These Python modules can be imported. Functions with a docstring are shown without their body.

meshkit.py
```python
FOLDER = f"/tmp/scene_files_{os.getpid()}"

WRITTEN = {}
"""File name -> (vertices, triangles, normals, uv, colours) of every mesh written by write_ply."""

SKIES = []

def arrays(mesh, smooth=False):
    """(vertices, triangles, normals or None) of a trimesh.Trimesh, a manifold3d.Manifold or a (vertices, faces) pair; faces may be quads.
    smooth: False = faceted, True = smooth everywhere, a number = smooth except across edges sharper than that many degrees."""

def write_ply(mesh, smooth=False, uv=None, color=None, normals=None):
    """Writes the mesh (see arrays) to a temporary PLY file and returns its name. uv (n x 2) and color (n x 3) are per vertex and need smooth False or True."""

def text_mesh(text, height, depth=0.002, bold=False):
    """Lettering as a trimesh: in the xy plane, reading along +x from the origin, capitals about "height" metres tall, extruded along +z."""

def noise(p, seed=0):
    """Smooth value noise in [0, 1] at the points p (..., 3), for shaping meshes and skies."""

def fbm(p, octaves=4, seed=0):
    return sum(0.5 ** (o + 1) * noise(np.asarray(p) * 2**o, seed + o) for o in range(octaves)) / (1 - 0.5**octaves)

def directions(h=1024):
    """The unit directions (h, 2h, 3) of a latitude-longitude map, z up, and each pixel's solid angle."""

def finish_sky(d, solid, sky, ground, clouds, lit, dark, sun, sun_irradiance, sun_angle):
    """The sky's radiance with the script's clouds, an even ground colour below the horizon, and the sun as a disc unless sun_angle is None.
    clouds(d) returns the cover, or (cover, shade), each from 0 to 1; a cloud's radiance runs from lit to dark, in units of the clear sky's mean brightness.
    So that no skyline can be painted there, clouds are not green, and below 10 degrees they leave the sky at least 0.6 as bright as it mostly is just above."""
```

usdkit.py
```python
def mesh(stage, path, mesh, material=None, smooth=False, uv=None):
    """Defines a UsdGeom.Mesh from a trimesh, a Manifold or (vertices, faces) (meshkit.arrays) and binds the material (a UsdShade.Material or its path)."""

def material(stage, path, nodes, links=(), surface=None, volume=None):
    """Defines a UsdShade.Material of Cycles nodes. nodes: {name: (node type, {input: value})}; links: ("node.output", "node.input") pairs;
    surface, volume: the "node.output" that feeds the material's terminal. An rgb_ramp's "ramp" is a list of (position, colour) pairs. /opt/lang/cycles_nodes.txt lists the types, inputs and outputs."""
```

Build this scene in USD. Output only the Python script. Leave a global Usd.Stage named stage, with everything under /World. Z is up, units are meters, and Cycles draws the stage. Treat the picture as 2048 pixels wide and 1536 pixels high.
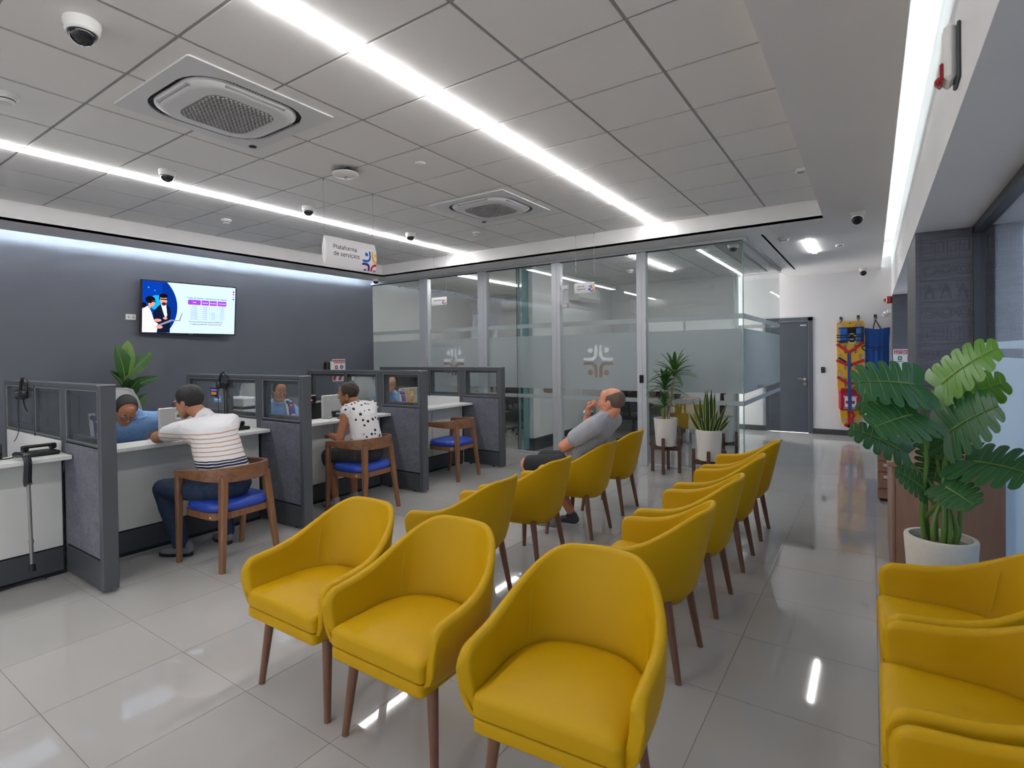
import math, random
import numpy as np, trimesh, usdkit, meshkit
from manifold3d import Manifold, CrossSection
from shapely.geometry import Polygon, box as sbox, Point, LineString
from shapely import affinity
from shapely.ops import unary_union
from scipy.spatial import ConvexHull
from pxr import Usd, UsdGeom, UsdLux, UsdShade, Gf, Sdf, Vt

stage = Usd.Stage.CreateInMemory()
UsdGeom.SetStageUpAxis(stage, UsdGeom.Tokens.z)
UsdGeom.SetStageMetersPerUnit(stage, 1.0)
UsdGeom.Xform.Define(stage, '/World'); UsdGeom.Scope.Define(stage, '/World/Looks')
PI = math.pi
random.seed(7); RNG = np.random.default_rng(11)

# ---- camera -------------------------------------------------------------------------------------------
F_PX, YAW, PITCH, ROLL, CX, CY, EYE = 1083.303, 0.614524, -0.0115649, -0.0129388, 979.2965, 723.4872, 1.545
def camera_axes():
    cy, sy = math.cos(YAW), math.sin(YAW)
    f = np.array([-sy * math.cos(PITCH), cy * math.cos(PITCH), math.sin(PITCH)])
    r = np.array([cy, sy, 0.0]); u = np.cross(r, f)
    return r * math.cos(ROLL) + u * math.sin(ROLL), -r * math.sin(ROLL) + u * math.cos(ROLL), f
_r, _u, _f = camera_axes()
cam = UsdGeom.Camera.Define(stage, '/World/camera')
cam.AddTransformOp().Set(Gf.Matrix4d(*_r, 0, *_u, 0, *(-_f), 0, 0, 0, EYE, 1))
cam.CreateHorizontalApertureAttr(36.0); cam.CreateVerticalApertureAttr(27.0)
cam.CreateFocalLengthAttr(F_PX / 2048 * 36)
cam.CreateHorizontalApertureOffsetAttr((1024 - CX) / 2048 * 36); cam.CreateVerticalApertureOffsetAttr(-(768 - CY) / 2048 * 36)
cam.CreateClippingRangeAttr(Gf.Vec2f(0.05, 100))
cam.CreateFStopAttr(3.5); cam.CreateFocusDistanceAttr(5.2)
EXPOSURE = 1.6
cam.CreateExposureAttr(EXPOSURE)
# ---- light levels (every lamp of the place reads its strength here) -----------------------------------
LED_MAIN, LED_OFFICE, LED_COVE, LED_CORRIDOR, LED_COVE_R, SCREEN = 15.0, 14.0, 70.0, 14.0, 5.0, .5
SKY = 3.4
_dome = UsdLux.DomeLight.Define(stage, '/World/sky'); _dome.CreateIntensityAttr(1.0)
_sk = usdkit.material(stage, '/World/Looks/sky_look', {'n': ('noise_texture', {'scale': 3.0, 'detail': 4.0}), 'r': ('rgb_ramp', {'ramp': [(0.35, (.74, .77, .82)), (0.65, (.98, .95, .90))]}), 'bg': ('background_shader', {'strength': SKY})}, [('n.fac', 'r.fac'), ('r.color', 'bg.color')], surface='bg.background')
UsdShade.MaterialBindingAPI.Apply(_dome.GetPrim()).Bind(_sk)

# ---- naming, things and parts -------------------------------------------------------------------------
_names = {}
def numbered(parent, name):
    k = (parent, name); n = _names.get(k, 0); _names[k] = n + 1
    return f'{parent}/{name}' + (f'_{n:03d}' if n else '')
def tag(prim, label=None, cat=None, group=None, kind=None):
    for k, v in (('label', label), ('category', cat), ('group', group), ('kind', kind)):
        if v: prim.SetCustomDataByKey(k, v)
    return prim
class T:
    """A thing (or, with kind='structure', a piece of the setting): an Xform at its base whose children are its parts."""
    def __init__(s, name, label=None, cat=None, base=(0, 0, 0), rot=0.0, group=None, kind=None, tilt=0.0):
        s.path = numbered('/World', name); s.base = np.array(base, float); s.rot = rot
        x = UsdGeom.Xform.Define(stage, s.path); x.AddTranslateOp().Set(Gf.Vec3d(*map(float, base)))
        if rot: x.AddRotateZOp().Set(math.degrees(rot))
        s.prim = tag(x.GetPrim(), label, cat, group, kind)
    def add(s, name, mesh, m, local=False, smooth=30, parent=None, label=None, kind=None):
        v = mesh
        if not local:
            v = to_tm(mesh).copy(); v.apply_translation(-s.base)
            if s.rot: v.apply_transform(trimesh.transformations.rotation_matrix(-s.rot, [0, 0, 1]))
        p = numbered(parent or s.path, name)
        usdkit.mesh(stage, p, v, m, smooth=smooth)
        tag(stage.GetPrimAtPath(p), label, None, None, kind)
        return p
    def copy(s, base, rot=0.0, label=None, group=None):
        n = s.path.rsplit('/', 1)[1]
        import re
        c = T.__new__(T); c.path = numbered('/World', re.sub(r'_\d{3}$', '', n)); c.base = np.array(base, float); c.rot = rot
        x = UsdGeom.Xform.Define(stage, c.path)
        x.AddTranslateOp().Set(Gf.Vec3d(*map(float, base))); 
        x.AddRotateZOp().Set(math.degrees(rot)); x.SetXformOpOrder(x.GetOrderedXformOps())
        p = x.GetPrim(); p.GetReferences().AddInternalReference(s.path); p.SetInstanceable(True)
        d = s.prim.GetCustomData()
        c.prim = tag(p, label or d.get('label'), d.get('category'), group or d.get('group'), d.get('kind'))
        return c
def single(name, mesh, m, label, cat, group=None, kind=None, smooth=30):
    p = numbered('/World', name); usdkit.mesh(stage, p, to_tm(mesh), m, smooth=smooth)
    return tag(stage.GetPrimAtPath(p), label, cat, group, kind)

# ---- shapes -------------------------------------------------------------------------------------------
def to_tm(m):
    if isinstance(m, trimesh.Trimesh): return m
    v, f, _ = meshkit.arrays(m, False)
    return trimesh.Trimesh(v, f, process=False)
def cat(*ms): return trimesh.util.concatenate([to_tm(m) for m in ms])
def bx(x0, x1, y0, y1, z0, z1, b=0.0):
    x0, x1 = sorted((x0, x1)); y0, y1 = sorted((y0, y1)); z0, z1 = sorted((z0, z1))
    if not b:
        m = trimesh.creation.box([x1 - x0, y1 - y0, z1 - z0]); m.apply_translation([(x0 + x1) / 2, (y0 + y1) / 2, (z0 + z1) / 2]); return m
    b = min(b, (x1 - x0) * .45, (y1 - y0) * .45, (z1 - z0) * .45)
    P = []
    for sx, ex in ((1, x0), (-1, x1)):
        for sy, ey in ((1, y0), (-1, y1)):
            for sz, ez in ((1, z0), (-1, z1)):
                P += [(ex, ey + sy * b, ez + sz * b), (ex + sx * b, ey, ez + sz * b), (ex + sx * b, ey + sy * b, ez)]
    return hull(P)
def hull(P):
    return trimesh.Trimesh(np.asarray(P, float), process=False).convex_hull if False else trimesh.convex.convex_hull(np.asarray(P, float))
def fr(a, b):
    d = np.subtract(b, a).astype(float); L = np.linalg.norm(d); d /= L
    h = np.array([0, 0, 1.0]) if abs(d[2]) < .9 else np.array([1.0, 0, 0])
    x = np.cross(h, d); x /= np.linalg.norm(x); return d, x, np.cross(d, x), L
def rod(a, b, r0, r1=None, n=16):
    r1 = r0 if r1 is None else r1
    d, x, y, L = fr(a, b); t = np.linspace(0, 2 * PI, n, endpoint=False)
    ring = np.outer(np.cos(t), x) + np.outer(np.sin(t), y)
    V = np.vstack([np.asarray(a) + ring * r0, np.asarray(b) + ring * r1, [a], [b]])
    F = []
    for i in range(n):
        j = (i + 1) % n
        F += [(i, j, n + j), (i, n + j, n + i), (2 * n, j, i), (2 * n + 1, n + i, n + j)]
    return trimesh.Trimesh(V, F, process=False)
def beam(a, b, w, h, w1=None, h1=None, up=(0, 0, 1)):
    """A rectangular bar from a to b; w across, h along 'up'."""
    d = np.subtract(b, a).astype(float); d /= np.linalg.norm(d); u = np.asarray(up, float)
    x = np.cross(d, u); x /= np.linalg.norm(x); y = np.cross(x, d)
    w1, h1 = w1 or w, h1 or h
    P = [np.asarray(q) + sx * x * ww / 2 + sy * y * hh / 2 for q, ww, hh in ((a, w, h), (b, w1, h1)) for sx in (-1, 1) for sy in (-1, 1)]
    return hull(P)
def tube(pts, r, n=8, cap=True):
    pts = np.asarray(pts, float); N = len(pts); r = np.broadcast_to(np.asarray(r, float), N)
    tan = np.gradient(pts, axis=0); tan /= np.maximum(np.linalg.norm(tan, axis=1, keepdims=True), 1e-12)
    h = np.array([0, 0, 1.0]) if abs(tan[0][2]) < .9 else np.array([1.0, 0, 0])
    x = np.cross(h, tan[0]); x /= np.linalg.norm(x); t = np.linspace(0, 2 * PI, n, endpoint=False); V = []
    for i in range(N):
        x = x - tan[i] * (x @ tan[i]); x /= np.linalg.norm(x); y = np.cross(tan[i], x)
        V.append(pts[i] + r[i] * (np.outer(np.cos(t), x) + np.outer(np.sin(t), y)))
    V = np.vstack(V + [pts[:1], pts[-1:]]); F = []
    for i in range(N - 1):
        for k in range(n):
            l = (k + 1) % n; a, b, c, d = i * n + k, i * n + l, (i + 1) * n + l, (i + 1) * n + k
            F += [(a, b, c), (a, c, d)]
    if cap:
        for k in range(n):
            l = (k + 1) % n; F += [(N * n, l, k), (N * n + 1, (N - 1) * n + k, (N - 1) * n + l)]
    return trimesh.Trimesh(V, F, process=False)
def spline(pts, n=24):
    from scipy.interpolate import CubicSpline
    pts = np.asarray(pts, float); s = np.r_[0, np.cumsum(np.linalg.norm(np.diff(pts, axis=0), axis=1))]
    return CubicSpline(s, pts)(np.linspace(0, s[-1], n))
def lathe(profile, at=(0, 0, 0), n=32):
    """profile: (radius, z) from one end to the other."""
    p = np.asarray(profile, float); t = np.linspace(0, 2 * PI, n, endpoint=False); N = len(p)
    V = np.vstack([np.c_[r * np.cos(t), r * np.sin(t), np.full(n, z)] for r, z in p]); F = []
    for i in range(N - 1):
        for k in range(n):
            l = (k + 1) % n; a, b, c, d = i * n + k, i * n + l, (i + 1) * n + l, (i + 1) * n + k
            F += [(a, b, c), (a, c, d)]
    m = trimesh.Trimesh(V, F, process=False); m.merge_vertices(); m.update_faces(m.nondegenerate_faces())
    if m.volume < 0: m.invert()
    m.apply_translation(at); return m
def ball(c, r, sub=3, scale=(1, 1, 1)):
    m = trimesh.creation.icosphere(sub, 1.0); m.apply_scale(np.asarray(scale, float) * r); m.apply_translation(c); return m
def polys(g):
    return [p for p in (getattr(g, 'geoms', None) or [g]) if not p.is_empty and p.area > 1e-9]
def extrude(poly, d):
    return cat(*[trimesh.creation.extrude_polygon(p, d, engine='earcut') for p in polys(poly)])
def place(m, o, xa, ya):
    """Puts a mesh drawn in the xy plane (depth along z) at o with its x along xa and y along ya."""
    xa = np.asarray(xa, float); ya = np.asarray(ya, float); za = np.cross(xa, ya)
    M = np.eye(4); M[:3, 0], M[:3, 1], M[:3, 2], M[:3, 3] = xa, ya, za, o
    m = to_tm(m).copy(); m.apply_transform(M); return m
def rot(m, axis, ang, about=(0, 0, 0)):
    m = to_tm(m).copy(); m.apply_transform(trimesh.transformations.rotation_matrix(ang, axis, about)); return m
def mv(m, *d):
    m = to_tm(m).copy(); m.apply_translation(d); return m
def rrect(w, h, r, cx=0.0, cy=0.0, q=6):
    r = min(r, w / 2 - 1e-5, h / 2 - 1e-5); return affinity.translate(sbox(-w / 2 + r, -h / 2 + r, w / 2 - r, h / 2 - r).buffer(r, q), cx, cy)
def circ(x, y, r, q=12): return Point(x, y).buffer(r, q)
def grid(V, nu, nv, closed_v=False):
    F = []
    for i in range(nu - 1):
        for j in range(nv if closed_v else nv - 1):
            k = (j + 1) % nv; a, b, c, d = i * nv + j, i * nv + k, (i + 1) * nv + k, (i + 1) * nv + j
            F += [(a, b, c), (a, c, d)]
    return trimesh.Trimesh(np.asarray(V, float).reshape(-1, 3), F, process=False)

# ---- materials ----------------------------------------------------------------------------------------
_mats = {}
def srgb(r, g, b):
    return tuple((c / 255 / 12.92 if c / 255 <= .04045 else ((c / 255 + .055) / 1.055) ** 2.4) for c in (r, g, b))
def mat(name, color=(.5, .5, .5), rough=.5, bump=None, vary=None, **kw):
    """vary: (noise scale, amount); bump: (noise scale, distance)."""
    if name in _mats: return _mats[name]
    N = {'p': ('principled_bsdf', {'base_color': color, 'roughness': rough, **kw})}; L = []
    if vary or bump: N['tc'] = ('texture_coordinate', {})
    if vary:
        a = vary[1]; N['n'] = ('noise_texture', {'scale': vary[0], 'detail': 4.0})
        N['r'] = ('rgb_ramp', {'ramp': [(.3, tuple(c * (1 - a) for c in color)), (.7, tuple(min(1, c * (1 + a)) for c in color))]})
        L += [('tc.object', 'n.vector'), ('n.fac', 'r.fac'), ('r.color', 'p.base_color')]
    if bump:
        N['bn'] = ('noise_texture', {'scale': bump[0], 'detail': 3.0}); N['b'] = ('bump', {'distance': bump[1], 'strength': 1.0})
        L += [('tc.object', 'bn.vector'), ('bn.fac', 'b.height'), ('b.normal', 'p.normal')]
    _mats[name] = usdkit.material(stage, '/World/Looks/' + name, N, L, surface='p.BSDF'); return _mats[name]
def emit(name, color, strength):
    if name not in _mats: _mats[name] = usdkit.material(stage, '/World/Looks/' + name, {'e': ('emission', {'color': color, 'strength': strength})}, [], surface='e.emission')
    return _mats[name]
def pane(name, tint, refl=1.0, rough=0.0):
    """A window pane: plain transparency with a mirror part that grows towards grazing view (Schlick)."""
    if name in _mats: return _mats[name]
    N = {'t': ('transparent_bsdf', {'color': tint}), 'g': ('glossy_bsdf', {'color': (refl,) * 3, 'roughness': rough}), 'lw': ('layer_weight', {'blend': .5}),
         'pw': ('math', {'math_type': 'power', 'value2': 5.0}), 'ma': ('math', {'math_type': 'multiply_add', 'value2': .92, 'value3': .045}), 'm': ('mix_closure', {})}
    L = [('lw.facing', 'pw.value1'), ('pw.value', 'ma.value1'), ('ma.value', 'm.fac'), ('t.BSDF', 'm.closure1'), ('g.BSDF', 'm.closure2')]
    _mats[name] = usdkit.material(stage, '/World/Looks/' + name, N, L, surface='m.closure'); return _mats[name]
def wood(name, c0, c1, scale=6.0, rough=.4, axis='x', stretch=12.0):
    if name in _mats: return _mats[name]
    s = {'x': (1 / stretch, 1, 1), 'y': (1, 1 / stretch, 1), 'z': (1, 1, 1 / stretch)}[axis]
    N = {'tc': ('texture_coordinate', {}), 'mp': ('mapping', {'scale': tuple(v * scale for v in s)}), 'n': ('noise_texture', {'scale': 6.0, 'detail': 6.0, 'roughness': .6, 'distortion': .6}),
         'r': ('rgb_ramp', {'ramp': [(.3, c0), (.5, tuple((a + b) / 2 for a, b in zip(c0, c1))), (.7, c1)]}), 'p': ('principled_bsdf', {'roughness': rough})}
    L = [('tc.object', 'mp.vector'), ('mp.vector', 'n.vector'), ('n.fac', 'r.fac'), ('r.color', 'p.base_color')]
    _mats[name] = usdkit.material(stage, '/World/Looks/' + name, N, L, surface='p.BSDF'); return _mats[name]
def leafmat(name, color, rough=.35):
    if name in _mats: return _mats[name]
    N = {'p': ('principled_bsdf', {'base_color': color, 'roughness': rough}), 't': ('translucent_bsdf', {'color': tuple(min(1, c * 1.3) for c in color)}), 'm': ('mix_closure', {'fac': .18})}
    _mats[name] = usdkit.material(stage, '/World/Looks/' + name, N, [('p.BSDF', 'm.closure1'), ('t.BSDF', 'm.closure2')], surface='m.closure'); return _mats[name]
# =========================== THE SETTING ===============================================================
ZC, ZS = 3.183, 2.975            # tiled ceiling, plaster soffit
XL, XR, YF, YB, YP = -7.94, 0.66, -2.6, 11.8, 7.33    # left wall, window plane, wall behind the camera, back wall, glass partition
PLASTER = mat('white_plaster', (.74, .725, .725), .6, vary=(1.5, .02))
PLASTER_C = mat('soffit_paint', (.72, .70, .695), .65, vary=(1.2, .02))
GREYWALL = mat('grey_wall_paint', (.105, .112, .138), .55, vary=(2.0, .04), bump=(260, .0006))
TILE_C = mat('ceiling_tile_white', (.80, .785, .775), .85, vary=(180, .03), bump=(350, .0005))
TEE = mat('ceiling_tee_grey', (.36, .35, .345), .6)
DARKBASE = mat('dark_grey_baseboard', (.045, .048, .052), .4)
ALU = mat('aluminium_frame', (.52, .54, .57), .38, metallic=.35)
FLOORT = [mat(f'floor_tile_{i}', c, .035, vary=(1.3, .035), specular_ior_level=.55) for i, c in enumerate(((.40, .385, .37), (.39, .376, .363), (.408, .393, .378)))]
GROUT = mat('grout_grey', (.17, .165, .175), .7)

# floor: 60 cm polished tiles over a grout bed
fl = T('floor', 'pale polished porcelain floor tiles', kind='structure')
fl.add('grout_bed', bx(-8.4, 1.2, YF, 12.0, -.05, -.0015), GROUT)
FX0, FY0, FS = -2.981, .777, .6
_tile_rest = []
def _seen(x, y):
    d = np.array([x, y, -EYE]); w = d @ _f
    if w < .25: return False
    px, py = CX + F_PX * (d @ _r) / w, CY - F_PX * (d @ _u) / w
    return -330 < px < 2400 and py < 1900
_count = 0
for j in range(-6, 19):
    for i in range(-9, 7):
        x0, x1, y0, y1 = FX0 + i * FS, FX0 + (i + 1) * FS, FY0 + j * FS, FY0 + (j + 1) * FS
        x0, x1, y0, y1 = max(x0, XL), min(x1, 1.0), max(y0, YF), min(y1, YB)
        if x1 - x0 < .02 or y1 - y0 < .02: continue
        g = .0014; m = bx(x0 + g, x1 - g, y0 + g, y1 - g, -.012, 0.0)
        front = y0 < YP - .1 or x0 > -1.4
        behind_desks = x1 < -5.6 and y1 < 7
        if front and not behind_desks and _seen((x0 + x1) / 2, (y0 + y1) / 2) and _count < 295:
            fl.add('tile', m, FLOORT[(i * 7 + j * 3) % 3], smooth=False); _count += 1
        else: _tile_rest.append(m)
fl.add('tile_field', cat(*_tile_rest), FLOORT[0], smooth=False, kind='stuff')

# ceiling: lay-in tiles in a tee grid between two linear lights, a plaster soffit round it
ce = T('ceiling', 'white ceiling tiles in a grid inside a plaster soffit', kind='structure')
COLS = [-7.15, -6.607, -5.997, -5.387, None, -5.311, -4.701, -4.091, -3.481, -2.871, -2.261, None, -2.200, -1.590, -.980, -.42]
ROWS = [1.974 + .61 * k for k in range(-6, 9)]; ROWS[-1] = 6.84
CASS = [(-3.94, -2.99, 1.47, 2.43), (-3.92, -2.97, 4.46, 5.44)]     # the two cassette air conditioners
def minus(x0, x1, y0, y1):
    g = sbox(x0, y0, x1, y1)
    for a, b, c, d in CASS: g = g.difference(sbox(a, c, b, d))
    return g
spans = [(a, b) for a, b in zip(COLS, COLS[1:]) if a is not None and b is not None]
for (a, b) in spans:
    for c, d in zip(ROWS, ROWS[1:]):
        g = minus(a + .0105, b - .0105, c + .0105, d - .0105)
        for q in polys(g):
            if q.area < .002: continue
            t = extrude(q, .012); ce.add('ceiling_tile', mv(t, 0, 0, ZC), TILE_C, smooth=False)
tees = []
def hole(m_): return m_
for x in [c for c in COLS if c is not None and c not in (-5.387, -5.311, -2.261, -2.200)]:
    for q in polys(sbox(x - .012, ROWS[0], x + .012, 6.84).difference(unary_union([sbox(a, c, b, d) for a, b, c, d in CASS]))): tees.append(mv(extrude(q, .02), 0, 0, ZC + .007))
for y in ROWS:
    for a, b in spans:
        for q in polys(sbox(a, y - .012, b, y + .012).difference(unary_union([sbox(p, r, q_, s) for p, q_, r, s in CASS]))): tees.append(mv(extrude(q, .02), 0, 0, ZC + .0075))
ce.add('tee_grid', cat(*tees), TEE, smooth=False)
ce.add('slab', bx(-8.3, 1.0, YF, 12.1, 3.45, 3.55), PLASTER_C)
ring = sbox(-7.665, YF, .135, YB).difference(sbox(-7.15, ROWS[0], -.42, 6.84)).difference(sbox(XL - 1, YP + .04, -1.33, YB + 1))
ce.add('soffit', mv(extrude(ring, .03), 0, 0, ZS), PLASTER_C, smooth=False)
up = sbox(-7.2, ROWS[0] - .05, -.37, 6.89).difference(sbox(-7.15, ROWS[0], -.42, 6.84))
ce.add('bulkhead', mv(extrude(up, .24), 0, 0, ZS + .0005), PLASTER, smooth=False)
# offices: their own tiled ceiling behind the glass
OX = [-7.8 + .61 * k for k in range(0, 12)]; OY = [YP + .1 + .61 * k for k in range(0, 7)]
og = []
for a, b in zip(OX, OX[1:]):
    for c, d in zip(OY, OY[1:]):
        if b > -1.32: continue
        if c > 10.7: continue
        ce.add('ceiling_tile', bx(a + .008, b - .008, c + .008, min(d, 10.75) - .008, ZS - .01, ZS + .01), TILE_C, smooth=False)
ce.add('office_tee_grid', cat(*[bx(x - .012, x + .012, YP, 10.76, ZS, ZS + .02) for x in OX], *[bx(XL, -1.32, y - .012, y + .012, ZS, ZS + .02) for y in OY], bx(XL, -1.32, YP + .03, YP + .1, ZS - .008, ZS + .02), bx(-1.68, -1.32, YP + .03, 10.76, ZS - .009, ZS + .02)), TEE, smooth=False)

wl = T('wall_left', 'grey painted wall behind the service desks', kind='structure')
wl.add('paint', bx(XL - .12, XL, YF, YP, 0, 3.45), GREYWALL)
wl.add('paint', bx(XL - .12, XL, YP, 10.9, 0, 3.45), PLASTER, label='white painted wall of the office')
wb = T('wall_back', 'white plaster wall at the end of the corridor', kind='structure')
DX0, DX1, DZ = -1.752, -.904, 2.19
wb.add('plaster', cat(bx(-3.0, DX0, YB, YB + .15, 0, 3.45), bx(DX0, DX1, YB, YB + .15, DZ, 3.45), bx(DX1, 1.1, YB, YB + .15, 0, 3.45)), PLASTER, smooth=False)
wb2 = T('wall_office', 'white plaster wall at the back of the glass offices', kind='structure')
wb2.add('plaster', bx(XL, -2.08, 10.76, 10.9, 0, 3.45), PLASTER)
wb2.add('jamb', bx(-2.08, -2.02, 10.74, 10.9, 0, ZS), ALU)
wf = T('wall_front', 'white plaster wall behind the camera', kind='structure')
wf.add('plaster', cat(bx(-8.1, -6.4, YF - .12, YF, 0, 3.45), bx(.1, 1.1, YF - .12, YF, 0, 3.45), bx(-6.4, .1, YF - .12, YF, 2.7, 3.45)), PLASTER, smooth=False)
win3 = T('window_3', 'glazed entrance front behind the camera', kind='structure')
win3.add('frame', cat(*[bx(x, x + .06, YF - .09, YF - .02, 0, 2.7) for x in (-6.4, -4.8, -3.2, -1.6, .04)], bx(-6.4, .1, YF - .09, YF - .02, 2.64, 2.7), bx(-6.4, .1, YF - .09, YF - .02, 0, .06)), mat('window_frame_dark', (.025, .028, .035), .35), smooth=False)
win3.add('pane', bx(-6.38, .08, YF - .06, YF - .054, .05, 2.65), pane('entrance_pane', (.46, .46, .46)), smooth=False)
wd = T('wall_divider', 'white plaster wall between the two glass offices', kind='structure')
wd.add('plaster', bx(-4.60, -4.45, 7.52, 10.76, 0, ZS + .02), PLASTER)
wd.add('baseboard', cat(bx(-4.45, -4.435, 7.51, 10.76, 0, .20), bx(-4.615, -4.435, 7.505, 7.52, 0, .2), bx(-4.615, -4.60, 7.51, 10.76, 0, .2)), DARKBASE, smooth=False)
_sw = spline([(8.2, 1.06), (7.9, 1.02), (7.83, .95), (7.95, .905), (8.15, .90), (8.6, .93), (9.3, .965), (10.0, 1.02)], 40)
wd.add('decal', place(extrude(Polygon([*_sw, (10.0, 1.2), (8.2, 1.2)]).buffer(0), .002), (-4.45, 0, 0), (0, 1, 0), (0, 0, 1)), mat('decal_taupe', srgb(150, 128, 114), .5), label='taupe curved wall decal')
bbb = T('baseboard_back', 'dark grey skirting at the corridor end', kind='structure')
bbb.add('board', cat(bx(-3.0, DX0 - .0, YB - .012, YB, 0, .10, .003), bx(DX1, .26, YB - .012, YB, 0, .10, .003)), DARKBASE)
bbo = T('baseboard_office', 'dark grey skirting of the office', kind='structure')
bbo.add('board', cat(bx(XL, -4.6, 10.745, 10.76, 0, .2, .003), bx(-4.45, -2.08, 10.745, 10.76, 0, .2, .003)), DARKBASE)

# right side: beam with a cove, clad columns, dark-framed window with frosted film
wr = T('wall_right', 'white beam over the window on the right side', kind='structure')
BZ = 2.475
wr.add('beam', cat(bx(.282, .95, YF, YB, BZ, 3.2)), PLASTER, smooth=False)
wr.add('plaster', cat(bx(.75, .9, 11.3, YB, 0, BZ), bx(.75, .9, 5.45, 6.75, 0, BZ)), PLASTER, smooth=False)
CLAD = usdkit.material(stage, '/World/Looks/carved_cladding', {
    'tc': ('texture_coordinate', {}), 'mp': ('mapping', {'scale': (1, 1, 14)}), 'n': ('noise_texture', {'scale': 9.0, 'detail': 5.0, 'distortion': .3}),
    'r': ('rgb_ramp', {'ramp': [(.3, (.088, .09, .108)), (.7, (.125, .125, .145))]}), 'b': ('bump', {'distance': .0025, 'strength': .8}), 'p': ('principled_bsdf', {'roughness': .6})},
    [('tc.object', 'mp.vector'), ('mp.vector', 'n.vector'), ('n.fac', 'r.fac'), ('r.color', 'p.base_color'), ('n.fac', 'b.height'), ('b.normal', 'p.normal')], surface='p.BSDF')
C1Y0, C1Y1 = 5.5, 6.7
co = T('wall_column', 'grey carved stone-look column beside the window', kind='structure')
co.add('core', bx(.287, .68, C1Y0, C1Y1, 0, BZ), CLAD)
def carved(x0, x1, z0, z1):
    """Raised carved bands: scrolls, frets and zigzags in outline."""
    out = []; w = x1 - x0; R = .0035
    def P(pts): out.append(tube([(x0 + p[0], C1Y0 - .001, z0_ + p[1]) for p in pts], R, 5))
    z0_ = z0; k = 0
    for zz in np.arange(z0, z1 - .02, .165):
        z0_ = zz
        P([(0, 0), (w, 0)]); P([(0, .012), (w, .012)])
        if k % 4 == 0 or k % 4 == 2:
            for c in np.linspace(.14, .86, 3) * w:
                t = np.linspace(0, 4.2 * PI, 36); r = .012 + .0032 * t
                P(np.c_[c + r * np.cos(t), .09 + r * .95 * np.sin(t)])
        elif k % 4 == 1:
            n = 4
            for q in range(n):
                a = q * w / n; s = w / n
                P([(a + .1 * s, .03), (a + .1 * s, .14), (a + .8 * s, .14), (a + .8 * s, .06), (a + .4 * s, .06), (a + .4 * s, .1)])
        else:
            n = 3
            for q in range(n):
                a = q * w / n; s = w / n
                for o in (0, .035): P([(a + .02, .03 + o), (a + s / 2, .11 + o), (a + s - .02, .03 + o)])
                P([(a + .02, .145), (a + .15 * s, .125), (a + .02, .105)])
        k += 1
    P2 = [(x0 - .012, z0), (x0 - .012, z1)], [(x1 + .012, z0), (x1 + .012, z1)]
    for p in P2: out.append(tube([(q[0], C1Y0 - .001, q[1]) for q in p], R, 5))
    return cat(*out)
co.add('carving', carved(.325, .62, .1, BZ - .02), CLAD)
co2 = T('wall_column', 'grey clad column at the end of the window wall', kind='structure')
co2.add('core', bx(.287, .68, 11.3, YB, 0, BZ), CLAD)
WFR = mat('window_frame_dark', (.025, .028, .035), .35)
win = T('window_1', 'dark framed window with frosted film on the lower half', kind='structure')
win.add('frame', cat(bx(.63, .70, YF, C1Y0, BZ - .06, BZ), bx(.63, .70, YF, C1Y0, 0, .06), bx(.63, .70, C1Y0 - .05, C1Y0, 0, BZ), bx(.63, .70, -.05, 0, 0, BZ), bx(.63, .70, 1.9, 1.95, 0, BZ)), WFR, smooth=False)
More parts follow.
